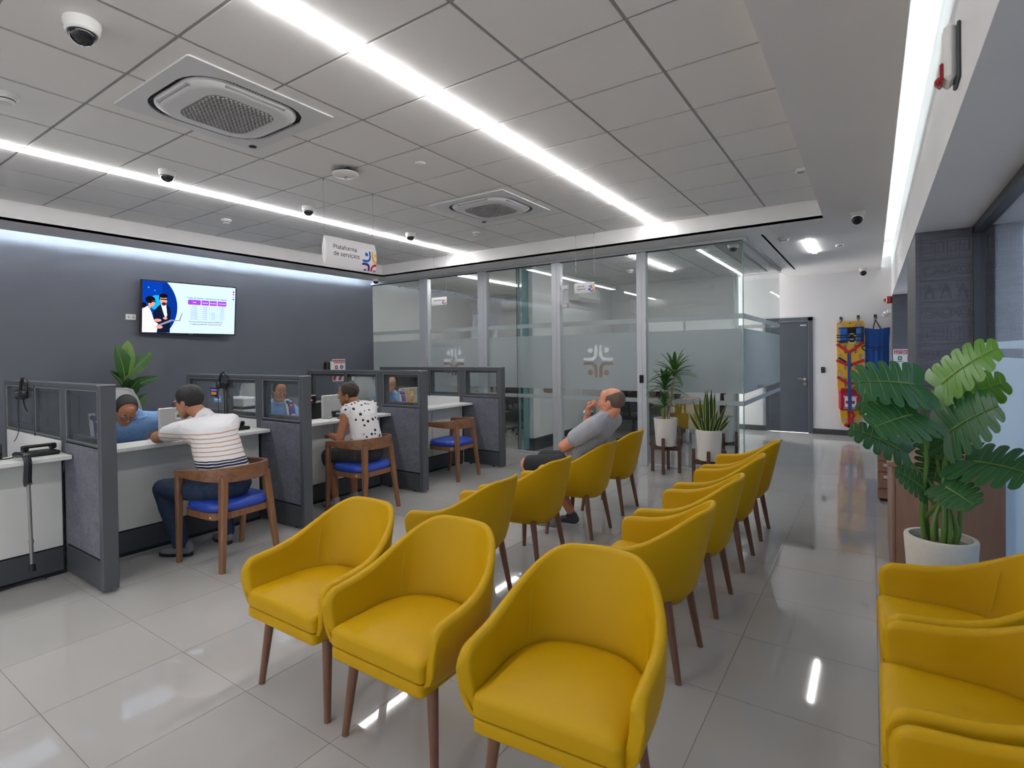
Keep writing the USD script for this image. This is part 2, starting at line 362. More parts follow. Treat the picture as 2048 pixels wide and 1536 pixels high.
win.add('pane', bx(.662, .668, YF, C1Y0 - .03, .05, BZ - .05), pane('window_pane', (.32, .36, .42)), smooth=False)
FILM_R = usdkit.material(stage, '/World/Looks/window_film', {'d': ('diffuse_bsdf', {'color': (.55, .62, .66)}), 't': ('translucent_bsdf', {'color': (.75, .82, .86)}), 'm': ('mix_closure', {'fac': .6})}, [('d.BSDF', 'm.closure1'), ('t.BSDF', 'm.closure2')], surface='m.closure')
win.add('frosted_film', cat(bx(.658, .6605, YF, C1Y0 - .05, .06, 1.492), bx(.658, .6605, YF, C1Y0 - .05, 1.545, 1.59)), FILM_R, smooth=False)
win2 = T('window_2', 'dark framed window between the two clad columns', kind='structure')
win2.add('frame', cat(bx(.64, .70, 6.7, 11.3, BZ - .06, BZ), bx(.64, .70, 6.7, 11.3, 0, .06), *[bx(.64, .70, y, y + .05, 0, BZ) for y in (6.7, 8.2, 9.75, 11.25)], bx(.64, .70, 6.7, 11.3, 2.0, 2.05)), WFR, smooth=False)
win2.add('pane', bx(.662, .668, 6.75, 11.25, .05, BZ - .05), pane('window_pane', (.32, .36, .42)), smooth=False)
win2.add('frosted_film', cat(bx(.658, .6605, 6.76, 11.24, .06, 1.492), bx(.658, .6605, 6.76, 11.24, 1.545, 1.59)), FILM_R, smooth=False)
# outside the window: a wall across a lane with planting, out of focus
tr = T('trim_1', 'rendered wall across the lane outside the window', kind='structure')
tr.add('wall', bx(6.5, 6.7, -8, 14, -.3, 2.6), mat('outside_wall', (.33, .33, .32), .8, vary=(1.6, .55)))
tr.add('paving', bx(-10, 2, -9, YF - .15, -.3, -.03), mat('outside_paving', (.35, .34, .33), .8, vary=(3, .2)))
tr.add('paving', bx(.95, 6.5, -8, 14, -.3, -.06), mat('outside_paving', (.35, .34, .33), .8, vary=(3, .2)))

# glass partition
GLASS = pane('partition_glass', (.925, .955, .95)); EDGE = mat('glass_edge_green', (.16, .30, .31), .15)
FROST = usdkit.material(stage, '/World/Looks/frosted_film', {'rf': ('refraction_bsdf', {'color': (.9, .93, .93), 'roughness': .38, 'IOR': 1.35}), 'd': ('diffuse_bsdf', {'color': (.58, .62, .64)}), 't': ('translucent_bsdf', {'color': (.62, .66, .68)}),
     'm1': ('mix_closure', {'fac': .5}), 'm2': ('mix_closure', {'fac': .62})}, [('d.BSDF', 'm1.closure1'), ('t.BSDF', 'm1.closure2'), ('rf.BSDF', 'm2.closure1'), ('m1.closure', 'm2.closure2')], surface='m2.closure')
BANDS = [(1.026, 1.842), (1.965, 2.03), (.872, .932)]
pt = T('wall_glass', 'aluminium framed glass partition of the two offices', kind='structure')
MU = [(-6.68, -6.48), (-5.37, -5.19), (-3.975, -3.83), (-2.65, -2.517)]
for a, b in MU: pt.add('mullion', cat(bx(a, b, YP - .05, YP + .05, 0, 2.93, .004), bx(a + .06, b - .06, YP - .056, YP - .05, 0, 2.93)), ALU)
pt.add('top_rail', cat(bx(XL, -1.27, YP - .05, YP + .05, 2.935, ZS, .003), bx(XL, -1.306, YP - .012, YP + .012, 2.922, 2.936)), ALU)
pt.add('gasket', bx(XL, -1.306, YP - .03, YP - .012, 2.921, 2.936), WFR)
pt.add('bottom_rail', cat(bx(XL, -6.68, YP - .02, YP + .02, 0, .03, .003), bx(-5.19, -3.975, YP - .02, YP + .02, 0, .03, .003), bx(-2.517, -1.306, YP - .02, YP + .02, 0, .03, .003)), ALU)
def glazing(t, x0, x1, z0=.03, z1=2.925, films=True, edge=True):
    t.add('glass_pane', bx(x0, x1, YP - .005, YP + .005, z0, z1), GLASS, smooth=False)
    if films:
        for k, (a, b) in enumerate(BANDS): t.add('frosted_band', bx(x0 + .002, x1 - .002, YP - .0075, YP - .0058, a, b), FROST, smooth=False)
for a, b in ((XL + .01, -6.68), (-5.19, -4.632), (-4.626, -3.975), (-2.517, -1.31)): glazing(pt, a, b)
pt.add('joint', bx(-4.632, -4.626, YP - .007, YP + .007, .03, 2.925), WFR)
pt.add('glass_fin', cat(bx(-4.62, -4.58, YP + .01, YP + .02, .03, 2.925), bx(-4.535, -4.53, YP + .01, 7.52, .03, 2.925)), EDGE, smooth=False)
pt.add('corner_edge', bx(-1.31, -1.30, YP - .006, YP + .006, .01, 2.93), EDGE)
SGX = -1.306
pt.add('glass_pane', bx(SGX - .005, SGX + .005, YP + .007, 10.55, .02, 2.94), GLASS, smooth=False)
for a, b in BANDS: pt.add('frosted_band', bx(SGX + .0058, SGX + .0075, YP + .008, 10.55, a, b), FROST, smooth=False)
pt.add('side_rail', cat(bx(SGX - .03, SGX + .03, YP + .05, 10.62, 2.94, ZS, .003), bx(SGX - .03, SGX + .03, YP + .05, 10.6, 0, .02, .002)), mat('rail_dark', (.16, .18, .19), .4), smooth=False)
pt.add('glass_pane', bx(-2.02, SGX, 10.60, 10.61, .02, 2.94), GLASS, smooth=False)
for a, b in BANDS[:2]: pt.add('frosted_band', bx(-2.02, SGX, 10.592, 10.594, a, b), FROST, smooth=False)
# the figure logo: four people with raised arms round a centre
def figure_logo(s):
    """Four parts (upper left, upper right, lower left, lower right) in a square of side s."""
    k = s / 100.0; w = 12.5
    arm = LineString([(92 - 100 + 0, 30), (26, 30)])
    a = np.linspace(-PI / 2, 0, 14); cx_, cy_, R = 22, 34, 24
    path = [(-2, cy_ - R), *[(cx_ + R * math.cos(t), cy_ + R * math.sin(t)) for t in a], (cx_ + R, 62)]
    body = LineString(path).buffer(w / 2, cap_style=2, join_style=1, quad_segs=6)
    tip = sbox(-9, cy_ - R - w / 2, 4, cy_ - R + w / 2).intersection(circ(7, cy_ - R + w / 2 + 2, 16))
    body = unary_union([body, tip, circ(cx_ + R, 62, w / 2)]); head = circ(21, 47, 11)
    q = unary_union([body, head])                       # lies in x -9..52, y 4..68
    out = []
    for sx, sy in ((1, 1), (-1, 1), (1, -1), (-1, -1)):
        g = affinity.translate(q, -56, 0); g = affinity.translate(g, 0, -2)
        g = affinity.scale(g, sx, sy, origin=(0, 0)); out.append(affinity.scale(g, k * .78, k * .78, origin=(0, 0)))
    return out
def glass_door(t, x0, x1, hinge):
    t.add('glass_leaf', bx(x0, x1, YP - .005, YP + .005, .012, 2.915), GLASS, smooth=False)
    for a, b in BANDS: t.add('frosted_band', bx(x0 + .002, x1 - .002, YP - .0075, YP - .0058, a, b), FROST, smooth=False)
    cx = x0 + (x1 - x0) * .50; L = figure_logo(.46)
    lo = mat('logo_taupe', srgb(140, 122, 110), .5); hi = mat('logo_pale', srgb(215, 222, 226), .5)
    for g, m_ in ((L[0], hi), (L[1], hi), (L[2], lo), (L[3], lo)):
        t.add('logo_figure', place(extrude(g, .0012), (cx, YP - .0078, 1.44), (1, 0, 0), (0, 0, 1)), m_, smooth=False)
    hx = x0 if hinge < 0 else x1
    for z in (2.55, 2.28, .27):
        t.add('hinge', bx(hx - .01 * hinge - .0, hx - hinge * .10, YP - .022, YP + .022, z - .035, z + .035, .004), mat('steel_brushed', (.36, .35, .34), .35, metallic=.9))
d1 = T('door_1', 'clear glass office door with taupe figure emblem beneath the manager sign', kind='structure'); glass_door(d1, -3.82, -2.66, -1)
d2 = T('door_2', 'clear glass office door with figure emblem behind the desks', kind='structure'); glass_door(d2, -6.47, -5.38, 1)
# grey timber door at the corridor end
d3 = T('door_3', 'grey timber door with steel lever handle', kind='structure')
DG = mat('door_grey', (.072, .082, .10), .42, vary=(3, .06)); DGF = mat('door_frame_grey', (.085, .095, .115), .45)
d3.add('frame', cat(bx(DX0, DX0 + .07, YB - .02, YB + .1, 0, DZ, .004), bx(DX1 - .075, DX1, YB - .02, YB + .1, 0, DZ, .004), bx(DX0, DX1, YB - .02, YB + .1, DZ - .07, DZ, .004)), DGF)
d3.add('leaf', bx(DX0 + .072, DX1 - .077, YB + .01, YB + .05, .008, DZ - .072, .003), DG)
HX = DX1 - .135
d3.add('handle', cat(rod((HX, YB + .01, 1.02), (HX, YB - .045, 1.02), .012), rod((HX + .01, YB - .042, 1.02), (HX - .10, YB - .042, 1.03), .009, .007), ball((HX - .1, YB - .042, 1.03), .0075, 2)), mat('chrome', (.7, .7, .7), .15, metallic=1.0))
d3.add('rosette', rod((HX, YB + .011, 1.02), (HX, YB - .0, 1.02), .026, n=24), mat('chrome'))
d3.add('lock_cylinder', cat(rod((HX, YB + .011, .93), (HX, YB - .006, .93), .032, n=24), rod((HX, YB, .93), (HX, YB - .014, .93), .013, n=16)), mat('brass_worn', (.42, .33, .20), .3, metallic=.9))
d3.add('sign_plate', bx(HX - .07, HX + .03, YB + .006, YB + .011, 2.03, 2.05), mat('white_plastic', (.7, .7, .7), .35))

# ---- lamps --------------------------------------------------------------------------------------------
HOUS = mat('light_housing', (.6, .6, .6), .4)
def linear(label, x0, x1, y0, y1, z, lvl, name_m, group=None, proud=.02):
    t = T('linear_light', label, 'ceiling light', base=((x0 + x1) / 2, (y0 + y1) / 2, z), group=group)
    t.add('housing', cat(bx(x0, x0 + .008, y0, y1, z, z + .05), bx(x1 - .008, x1, y0, y1, z, z + .05), bx(x0, x1, y0, y1, z + .045, z + .05), bx(x0, x1, y0, y0 + .006, z, z + .05), bx(x0, x1, y1 - .006, y1, z, z + .05)), HOUS, smooth=False)
    t.add('diffuser', bx(x0 + .006, x1 - .006, y0 + .006, y1 - .006, z - proud, z + .012), emit(name_m, (1, .985, .975), lvl), smooth=False)
linear('long recessed line of white light nearest the wall screen', -5.383, -5.315, -1.6, 6.83, ZC, LED_MAIN, 'led_main')
linear('long recessed line of white light over the waiting chairs', -2.257, -2.204, -1.6, 6.83, ZC, LED_MAIN, 'led_main')
linear('line of white light inside the office behind the pot stands', -2.83, -2.77, YP + .12, 9.43, ZS - .012, LED_OFFICE, 'led_office')
linear('line of white light inside the coworking office', -5.93, -5.86, YP + .12, 9.46, ZS - .012, LED_OFFICE, 'led_office')
linear('short bright ceiling light in front of the grey door', -.70, -.63, 8.02, 9.12, ZS, LED_CORRIDOR, 'led_corridor')
# cove strips lying on the soffit, out of sight
c1 = T('cove_light', 'hidden light strip in the cove above the grey wall', 'cove light', base=(-7.61, 2, 3.005)); c1.add('strip', bx(-7.625, -7.605, YF + .1, YP - .1, 3.016, 3.028), emit('led_cove', (.80, .93, 1.0), LED_COVE))
c2 = T('cove_light', 'hidden light strip in the cove along the window beam', 'cove light', base=(.08, 4, 3.005)); c2.add('strip', bx(.07, .09, YF + .1, YB - .05, 3.008, 3.02), emit('led_cove2', (.80, .95, .97), LED_COVE_R))
# =========================== SERVICE DESKS =============================================================
GM = mat('graphite_metal', (.085, .092, .102), .42, metallic=.15); GM2 = mat('graphite_kick', (.055, .06, .068), .42)
BEAD = mat('bead_aluminium', (.34, .36, .36), .35, metallic=.6); BLACKJ = mat('black_joint', (.006, .008, .014), .5)
FELT = usdkit.material(stage, '/World/Looks/grey_felt', {'tc': ('texture_coordinate', {}), 'n': ('noise_texture', {'scale': 70.0, 'detail': 8.0, 'roughness': .75}), 'n2': ('noise_texture', {'scale': 9.0, 'detail': 3.0, 'distortion': 1.2}),
    'mx': ('math', {'math_type': 'multiply_add', 'value2': .35}), 'r': ('rgb_ramp', {'ramp': [(.45, (.075, .08, .105)), (.85, (.19, .195, .235))]}), 'p': ('principled_bsdf', {'roughness': .9})},
    [('tc.object', 'n.vector'), ('tc.object', 'n2.vector'), ('n2.fac', 'mx.value1'), ('n.fac', 'mx.value3'), ('mx.value', 'r.fac'), ('r.color', 'p.base_color')], surface='p.BSDF')
WHITEL = mat('white_laminate', (.70, .70, .68), .38); WHITE_P = mat('white_front_panel', (.66, .66, .625), .4)
DGLASS = pane('divider_glass', (.96, .975, .975), .9)
DIV_Y = [1.42, 2.965, 4.53, 6.12]; DW = .095
def divider(y0, label, xb=-6.22):
    t = T('desk_divider', label, 'desk divider', base=(-4.13, y0, 0), group=None); y1 = y0 + DW; xf = -4.13
    t.add('end_post', bx(xf - .05, xf, y0, y1, .02, 1.375, .004), GM); t.add('post_cap', bx(xf - .052, xf + .002, y0 - .001, y1 + .001, 1.375, 1.386, .002), BEAD)
    t.add('post', bx(-4.865, -4.765, y0 + .006, y1 - .006, .2, 1.36, .003), GM)
    t.add('top_rail', bx(xb, xf - .052, y0 + .002, y1 - .002, 1.352, 1.384, .004), GM)
    t.add('rear_post', bx(xb, xb + .045, y0 + .004, y1 - .004, .02, 1.352, .003), GM)
    for a, b in ((-4.765, -4.18), (-5.435, -4.865), (xb + .045, -5.445)):
        f = cat(bx(a, b, y0 + .008, y1 - .008, 1.335, 1.353), bx(a, b, y0 + .008, y1 - .008, .962, .984), bx(a, a + .02, y0 + .008, y1 - .008, .984, 1.335), bx(b - .02, b, y0 + .008, y1 - .008, .984, 1.335),
                *[bx(a + .02, b - .02, y0 + .03, y1 - .03, z, z + .03) for z in (.984, 1.305)], *[bx(x, x + .03, y0 + .03, y1 - .03, .984, 1.335) for x in (a + .02, b - .05)])
        w = t.add('window_frame', f, GM, smooth=False)
        e = .0055; yy = y0 + .004
        t.add('bead', cat(bx(a + .006, b - .006, yy, yy + .006, 1.338, 1.338 + e), bx(a + .006, b - .006, yy, yy + .006, .976, .976 + e), bx(a + .006, a + .006 + e, yy, yy + .006, .976, 1.343), bx(b - .006 - e, b - .006, yy, yy + .006, .976, 1.343)), BEAD, smooth=False)
        t.add('window_pane', bx(a + .012, b - .012, y0 + .014, y0 + .018, .984, 1.337), DGLASS, smooth=False)
        t.add('window_pane', bx(a + .012, b - .012, y1 - .018, y1 - .014, .984, 1.337), DGLASS, smooth=False)
    t.add('joint', bx(-5.445, -5.435, y0 + .003, y1 - .003, .95, 1.353), BLACKJ)
    for s, (ya, yb) in enumerate(((y0 + .004, y0 + .02), (y1 - .02, y1 - .004))):
        t.add('fabric_panel', bx(-4.795, -4.182, ya, yb, .222, .953, .005), FELT)
        t.add('kick_panel', bx(-4.795, -4.182, ya - .001, yb + .001, .022, .208, .002), GM2)
        t.add('side_panel', bx(xb + .045, -4.868, ya, yb, .1, .958, .002), WHITEL, label='white laminate side panel')
    t.add('shadow_gap', cat(bx(-4.795, -4.18, y0 + .012, y1 - .012, .03, .955), bx(-4.795, -4.18, y0 + .007, y1 - .007, .208, .222)), BLACKJ, smooth=False)
    for x in (-4.3, -4.7, -5.6): t.add('leveller', rod((x, y0 + DW / 2, 0), (x, y0 + DW / 2, .03), .018), BLACKJ)
    return t
divider(DIV_Y[0], 'graphite desk divider nearest the camera, hung with a headset at its far end')
divider(DIV_Y[1], 'graphite desk divider behind the man in the striped polo shirt')
divider(DIV_Y[2], 'graphite desk divider beside the woman in the polka dot blouse', -6.2)
divider(DIV_Y[3], 'graphite desk divider nearest the glass offices, beside the empty wooden chair', -6.5)
def counter(y0, y1, label, sfx, joint=None):
    t = T('service_counter', label, 'counter', base=(-4.8, (y0 + y1) / 2, 0))
    if joint:
        t.add('front_panel', bx(-4.82, -4.80, y0 + .006, joint - .004, .208, .848, .002), WHITE_P); t.add('front_panel', bx(-4.82, -4.80, joint + .004, y1 - .012, .208, .848, .002), WHITE_P)
        t.add('joint', bx(-4.83, -4.806, joint - .006, joint + .006, .02, .848), BLACKJ)
    else: t.add('front_panel', bx(-4.82, -4.80, y0 + .006, y1 - .012, .208, .848, .002), WHITE_P)
    t.add('gap', cat(bx(-4.84, -4.815, y0, y1, .19, .85), bx(-4.84, -4.802, y1 - .012, y1 - .001, .03, .85)), BLACKJ, smooth=False)
    t.add('kick_panel', bx(-4.825, -4.803, y0 + .003, y1 - .004, .03, .196, .002), GM2)
    t.add('foot_gap', bx(-4.85, -4.815, y0, y1, 0.0, .03), BLACKJ)
    t.add('worktop', bx(-4.93, -4.62, y0 + .002, y1 - .002, .85, .880, .003), WHITEL)
    d = T('staff_desk', label.replace('service counter', 'clerk desk behind the counter').split(' where')[0].split(' before')[0].split(' at')[0].split(' with')[0] + sfx, 'desk', base=(-5.2, (y0 + y1) / 2, 0))
    d.add('desk_top', bx(-5.62, -4.845, y0 + .004, y1 - .004, .70, .73, .003), WHITEL)
    for y in (y0 + .006, y1 - .026): d.add('end_panel', bx(-5.6, -4.86, y, y + .02, .0, .70), WHITEL)
    return t
counter(-.75, 1.418, 'white service counter at the left edge with a walking stick hooked on it', ' at the left edge')
counter(1.517, 2.963, 'white service counter where the man in the striped polo leans', ' of the bowing man')
counter(3.062, 4.528, 'white service counter before the woman in the polka dot blouse', ' of the woman with bound hair', 3.845)
counter(4.627, 6.118, 'white service counter with the empty wooden chair before it', ' of the woman in round glasses', 5.45)

# =========================== CHAIRS ====================================================================
YEL = mat('yellow_leatherette', srgb(190, 148, 5), .5, bump=(420, .00025), specular_ior_level=.2)
YELS = mat('yellow_seam', srgb(186, 150, 8), .45)
WALNUT = wood('walnut_leg', (.135, .06, .036), (.21, .098, .06), 8, .38, 'z')
def yellow_shell():
    """The bucket: a U of padded wall, low at the arms, high at the back. Faces -y."""
    nS, zb = 90, .345
    def plan(u, z):
        # u in 0..1 from the left arm tip round the back to the right arm tip; a half superellipse with straight arms
        k = np.clip((z - zb) / (.80 - zb), 0, 1); W = .255 + .049 * np.sin(np.clip(k * 2.2, 0, 1) * PI / 2); B = .225 + .108 * k ** .9; yF = -.235 - .015 * np.clip(k * 3, 0, 1); y0 = -.05
        L1 = y0 - yF; A = PI / 2 * math.sqrt((W * W + (B - y0) ** 2) / 2); tot = 2 * (L1 + A); s = u * tot
        if s < L1: return np.array([-W, yF + s])
        if s > tot - L1: return np.array([W, yF + (tot - s)])
        a = PI * (s - L1) / (2 * A); c, sn = -math.cos(a), math.sin(a); e = .82
        return np.array([W * np.sign(c) * abs(c) ** e, y0 + (B - y0) * abs(sn) ** e])
    U = .5 - .5 * np.cos(np.linspace(0, PI, nS)); U = .55 * np.linspace(0, 1, nS) + .45 * U
    def ztop(u):
        w = abs(u - .5) * 2                       # 0 at the back, 1 at the tips
        q = np.clip((.80 - w) / .66, 0, 1); q = q * q * (3 - 2 * q)
        return .598 + .014 * np.clip((1 - w) / .2, 0, 1) + .19 * q
    rings = []
    for u in U:
        d = min(u, 1 - u); s = d * 1.55; rr = .062
        zt = ztop(u) - (rr - math.sqrt(max(0, rr * rr - (rr - s) ** 2)) if s < rr else 0)
        th = (.030 + .016 * min(1, max(0, (abs(u - .5) * 2 - .35) / .4))) * (math.sqrt(max(0.02, 1 - (1 - min(1, s / .022)) ** 2)))
        zbot = zb + (.03 * (1 - s / .06) if s < .06 else 0) - .02 * math.exp(-((u - .5) / .22) ** 2)
        zs = np.linspace(0, 1, 9) ** 1.0; ring = []
        def nrm(z):
            a, b = plan(max(0, u - .004), z), plan(min(1, u + .004), z); t = b - a; t /= np.linalg.norm(t); return np.array([t[1], -t[0]]) * -1
        n0 = nrm(zt)
        for q in zs:
            z = zbot + (zt - th / 2 - zbot) * q
            tuck = .035 * max(0, 1 - (z - zbot) / .07) ** 2
            p = plan(u, z) - nrm(z) * tuck * -1 * -1
            ring.append((*p, z))
        po = plan(u, zt); 
        for a in np.linspace(0, PI, 7)[1:-1]:
            r = th / 2; p = po - n0 * (r - r * math.cos(a)); ring.append((*p, zt - r + r * math.sin(a)))
        for q in np.linspace(1, 0, 7):
            z = .40 + (zt - th / 2 - .40) * q; p = plan(u, z) - nrm(z) * th; ring.append((*p, z))
        ring.append((*(plan(u, zbot) - nrm(zbot) * (th + .02)), zbot + .01)); rings.append(ring)
    V = np.array(rings); m = grid(V, nS, V.shape[1], True)
    caps = []
    for i in (0, nS - 1):
        c = V[i].mean(0); k = len(m.vertices); m.vertices = np.vstack([m.vertices, c]); n = V.shape[1]
        f = [(i * n + j, i * n + (j + 1) % n, k) if i == 0 else (i * n + (j + 1) % n, i * n + j, k) for j in range(n)]
        m.faces = np.vstack([m.faces, f])
    if m.volume < 0: m.invert()
    m.fix_normals(); return m, plan
SHELL, PLAN = yellow_shell()
def seat_plan(inset):
    P = [PLAN(u, .45) for u in np.linspace(0.0, 1, 60)]
    g = Polygon([*P, (P[-1][0], -.262), (P[0][0], -.262)]).buffer(-.044).buffer(.0)
    g = g.union(sbox(g.bounds[0] + .0, -.258, g.bounds[2], -.1)).buffer(-.02).buffer(.02, quad_segs=6)
    g = g.buffer(-inset, quad_segs=6) if inset else g
    L = g.exterior; return np.array([L.interpolate(t, normalized=True).coords[0] for t in np.linspace(0, 1, 72, endpoint=False)])
def rings_mesh(levels, top_z, bot_z):
    R = []
    for inset, z in levels:
        p = seat_plan(inset); s = np.argmin(np.hypot(p[:, 0], p[:, 1] + .3)); p = np.roll(p, -s, 0); R.append(np.c_[p, np.full(len(p), z)])
    V = np.array(R); n = V.shape[1]; m = grid(V, len(R), n, True)
    for i, z in ((0, bot_z), (len(R) - 1, top_z)):
        c = V[i].mean(0); c[2] = z; k = len(m.vertices); m.vertices = np.vstack([m.vertices, c])
        m.faces = np.vstack([m.faces, [(i * n + (j + 1) % n, i * n + j, k) if i == 0 else (i * n + j, i * n + (j + 1) % n, k) for j in range(n)]])
    if m.volume < 0: m.invert()
    return m
def yellow_chair(label, base, rotz, group):
    t = T('yellow_armchair', label, 'chair', base=base, rot=rotz, group=group)
    t.add('bucket_shell', SHELL, YEL, local=True, smooth=60)
    t.add('seat_cushion', rings_mesh([(.004, .398), (.0, .405), (0, .448), (.005, .462), (.018, .472), (.05, .480), (.11, .485)], .487, .398), YEL, local=True, smooth=60)
    t.add('seat_base', rings_mesh([(.03, .345), (.006, .348), (.002, .354), (.002, .388), (.008, .396)], .396, .345), YEL, local=True, smooth=50)
    for u in (.275, .725):
        pts = []
        for z in np.linspace(.49, .655, 9):
            a, b = PLAN(u - .004, z), PLAN(u + .004, z); d = (b - a) / np.linalg.norm(b - a); n = np.array([-d[1], d[0]]); pts.append((*(PLAN(u, z) - n * .0462), z))
        t.add('seam', tube(pts, .0016, 5), YELS, local=True)
    for sx in (-1, 1):
        t.add('leg', rod((sx * .205, -.155, .36), (sx * .242, -.19, 0), .023, .0145, 18), WALNUT, local=True)
        t.add('leg', rod((sx * .165, .15, .37), (sx * .196, .212, 0), .023, .0145, 18), WALNUT, local=True)
    t.add('underframe', cat(bx(-.2, .2, -.17, -.13, .345, .37), bx(-.16, .16, .11, .14, .35, .38), bx(-.2, -.165, -.16, .12, .35, .38), bx(.165, .2, -.16, .12, .35, .38)), WALNUT, local=True, smooth=False)
    return t
G1, G2, G3, G4 = 'yellow armchairs facing the camera', 'yellow armchairs facing the desks', 'yellow armchairs beside the aisle', 'yellow armchairs under the window'
yc = yellow_chair('yellow armchair facing the camera, leftmost of the three in front', (-2.135, 1.645, 0), 0, G1)
yc.copy((-1.525, 1.635, 0), 0.0, 'yellow armchair facing the camera, middle of the three in front', G1)
yc.copy((-.825, 1.63, 0), math.radians(5), 'yellow armchair facing the camera, rightmost and largest of the front three', G1)
W90 = math.radians(-90)
yc.copy((-2.12, 2.72, 0), W90 + .05, 'yellow armchair turned to the desks, directly behind the front three', G2)
yc.copy((-2.125, 3.48, 0), W90 - .02, 'yellow armchair turned to the desks, just in front of the seated man', G2)
yc.copy((-2.115, 4.33, 0), W90, 'yellow armchair in which the man in the grey polo sits', G2)
yc.copy((-2.155, 5.12, 0), W90, 'yellow armchair turned to the desks, behind the seated man by the glass', G2)
for i, y in enumerate((2.745, 3.50, 4.30, 5.06)):
    yc.copy((-.955, y, 0), W90, ('aisle side yellow armchair nearest the camera', 'aisle side yellow armchair second from the camera', 'aisle side yellow armchair third from the camera', 'aisle side yellow armchair farthest from the camera, before the snake plant')[i], G3)
for i, (y, a) in enumerate(((2.70, .02), (2.07, 0), (1.42, -.02))):
    yc.copy((.275, y, 0), W90 + a, ('yellow armchair under the window touching the white plant pot', 'yellow armchair under the window, second below the plant', 'yellow armchair at the bottom right corner')[i], G4)
yc.copy((-2.38, 9.08, 0), math.radians(180), 'yellow armchair inside the glass office at the desk', None)

OAK = wood('chair_oak_brown', (.16, .072, .034), (.27, .128, .062), 5, .38, 'z'); OAKB = wood('chair_band_brown', (.15, .066, .032), (.27, .125, .06), 5, .36, 'x', 9)
BLUE = mat('blue_vinyl_seat', srgb(38, 70, 170), .4, bump=(500, .0002))
def band():
    n = 60; t = np.linspace(0, 1, n); V = []
    for q in t:
        a = PI * q; w = abs(q - .5) * 2
        c, s = -math.cos(a), math.sin(a); e = .75
        x = .288 * np.sign(c) * abs(c) ** e; y = -.20 + .475 * abs(s) ** .85
        top = .755 - .04 * w ** 1.6; h = .118 - .072 * w ** 2.0; th = .026 + .016 * w ** 4
        da = .01; c2, s2 = -math.cos(a + da), math.sin(a + da); x2 = .288 * np.sign(c2) * abs(c2) ** e; y2 = -.20 + .475 * abs(s2) ** .85 if s2 > 0 else -.2 - .475 * abs(s2)
        tx, ty = x2 - x, y2 - y; L = math.hypot(tx, ty) or 1; nx, ny = -ty / L, tx / L
        lean = .012 * (1 - w); r = .005
        for o, z in ((-1, top - r), (-.7, top), (.7, top), (1, top - r), (1, top - h + r), (.7, top - h), (-.7, top - h), (-1, top - h + r)):
            k = (z - top) / h
            V.append((x + nx * o * th / 2, y + ny * o * th / 2 + lean * (k + .5), z))
    m = grid(V, n, 8, True); k = len(m.vertices)
    V = np.array(V); m.vertices = np.vstack([m.vertices, V[:8].mean(0), V[-8:].mean(0)])
    m.faces = np.vstack([m.faces, [((j + 1) % 8, j, k) for j in range(8)], [((n - 1) * 8 + j, (n - 1) * 8 + (j + 1) % 8, k + 1) for j in range(8)]])
    if m.volume < 0: m.invert()
    return m
def taper(a, b, w0, w1):
    P = []
    for q, w in ((a, w0), (b, w1)):
        for sx, sy in ((-1, -.6), (-.6, -1), (.6, -1), (1, -.6), (1, .6), (.6, 1), (-.6, 1), (-1, .6)): P.append((q[0] + sx * w / 2, q[1] + sy * w / 2, q[2]))
    return hull(P)
def wooden_chair(label, base, rotz, group):
    t = T('wooden_armchair', label, 'chair', base=base, rot=rotz, group=group)
    t.add('back_band', band(), OAKB, local=True, smooth=40)
    for sx in (-1, 1):
        t.add('leg', taper((sx * .283, -.185, .70), (sx * .262, -.238, 0), .052, .036), OAK, local=True, smooth=20)
        t.add('leg', taper((sx * .175, .205, .672), (sx * .235, .262, 0), .062, .040), OAK, local=True, smooth=20)
    g = rrect(.50, .47, .16); L = g.exterior
    def ring(ins, z): 
        e = g.buffer(-ins, quad_segs=8).exterior; return [(*e.interpolate(s, normalized=True).coords[0], z) for s in np.linspace(0, 1, 64, endpoint=False)]
    V = [ring(.012, .418), ring(0, .425), ring(-.004, .445), ring(.0, .466), ring(.012, .478), ring(.05, .488), ring(.12, .492)]
    m = grid(V, 7, 64, True); k = len(m.vertices); m.vertices = np.vstack([m.vertices, [0, 0, .493], [0, 0, .418]])
    m.faces = np.vstack([m.faces, [(6 * 64 + j, 6 * 64 + (j + 1) % 64, k) for j in range(64)], [((j + 1) % 64, j, k + 1) for j in range(64)]])
    if m.volume < 0: m.invert()
    t.add('seat_cushion', m, BLUE, local=True, smooth=50)
    t.add('piping', tube([*[(x, y, .446) for x, y, _ in ring(-.006, 0)], (*ring(-.006, 0)[0][:2], .446)], .003, 6), BLUE, local=True)
    t.add('apron', mv(extrude(rrect(.50, .46, .12).difference(rrect(.44, .40, .1)), .05), 0, 0, .368), OAK, local=True, smooth=30)
    t.add('screw', cat(*[rod((sx * .262, .18, .40), (sx * .27, .185, .40), .006, n=8) for sx in (-1, 1)]), mat('brass_bright', (.7, .55, .3), .25, metallic=1.0), local=True)
    return t
GW = 'blue seated wooden armchairs at the counters'
wc = wooden_chair('wooden armchair with blue seat holding the man in the striped polo', (-4.105, 2.265, 0), W90 + .075, GW)
wc.copy((-4.255, 3.76, 0), W90 + .05, 'wooden armchair with blue seat holding the woman in polka dots', GW)
wc.copy((-4.425, 5.40, 0), W90 + .055, 'empty wooden armchair with blue seat at the far counter', GW)

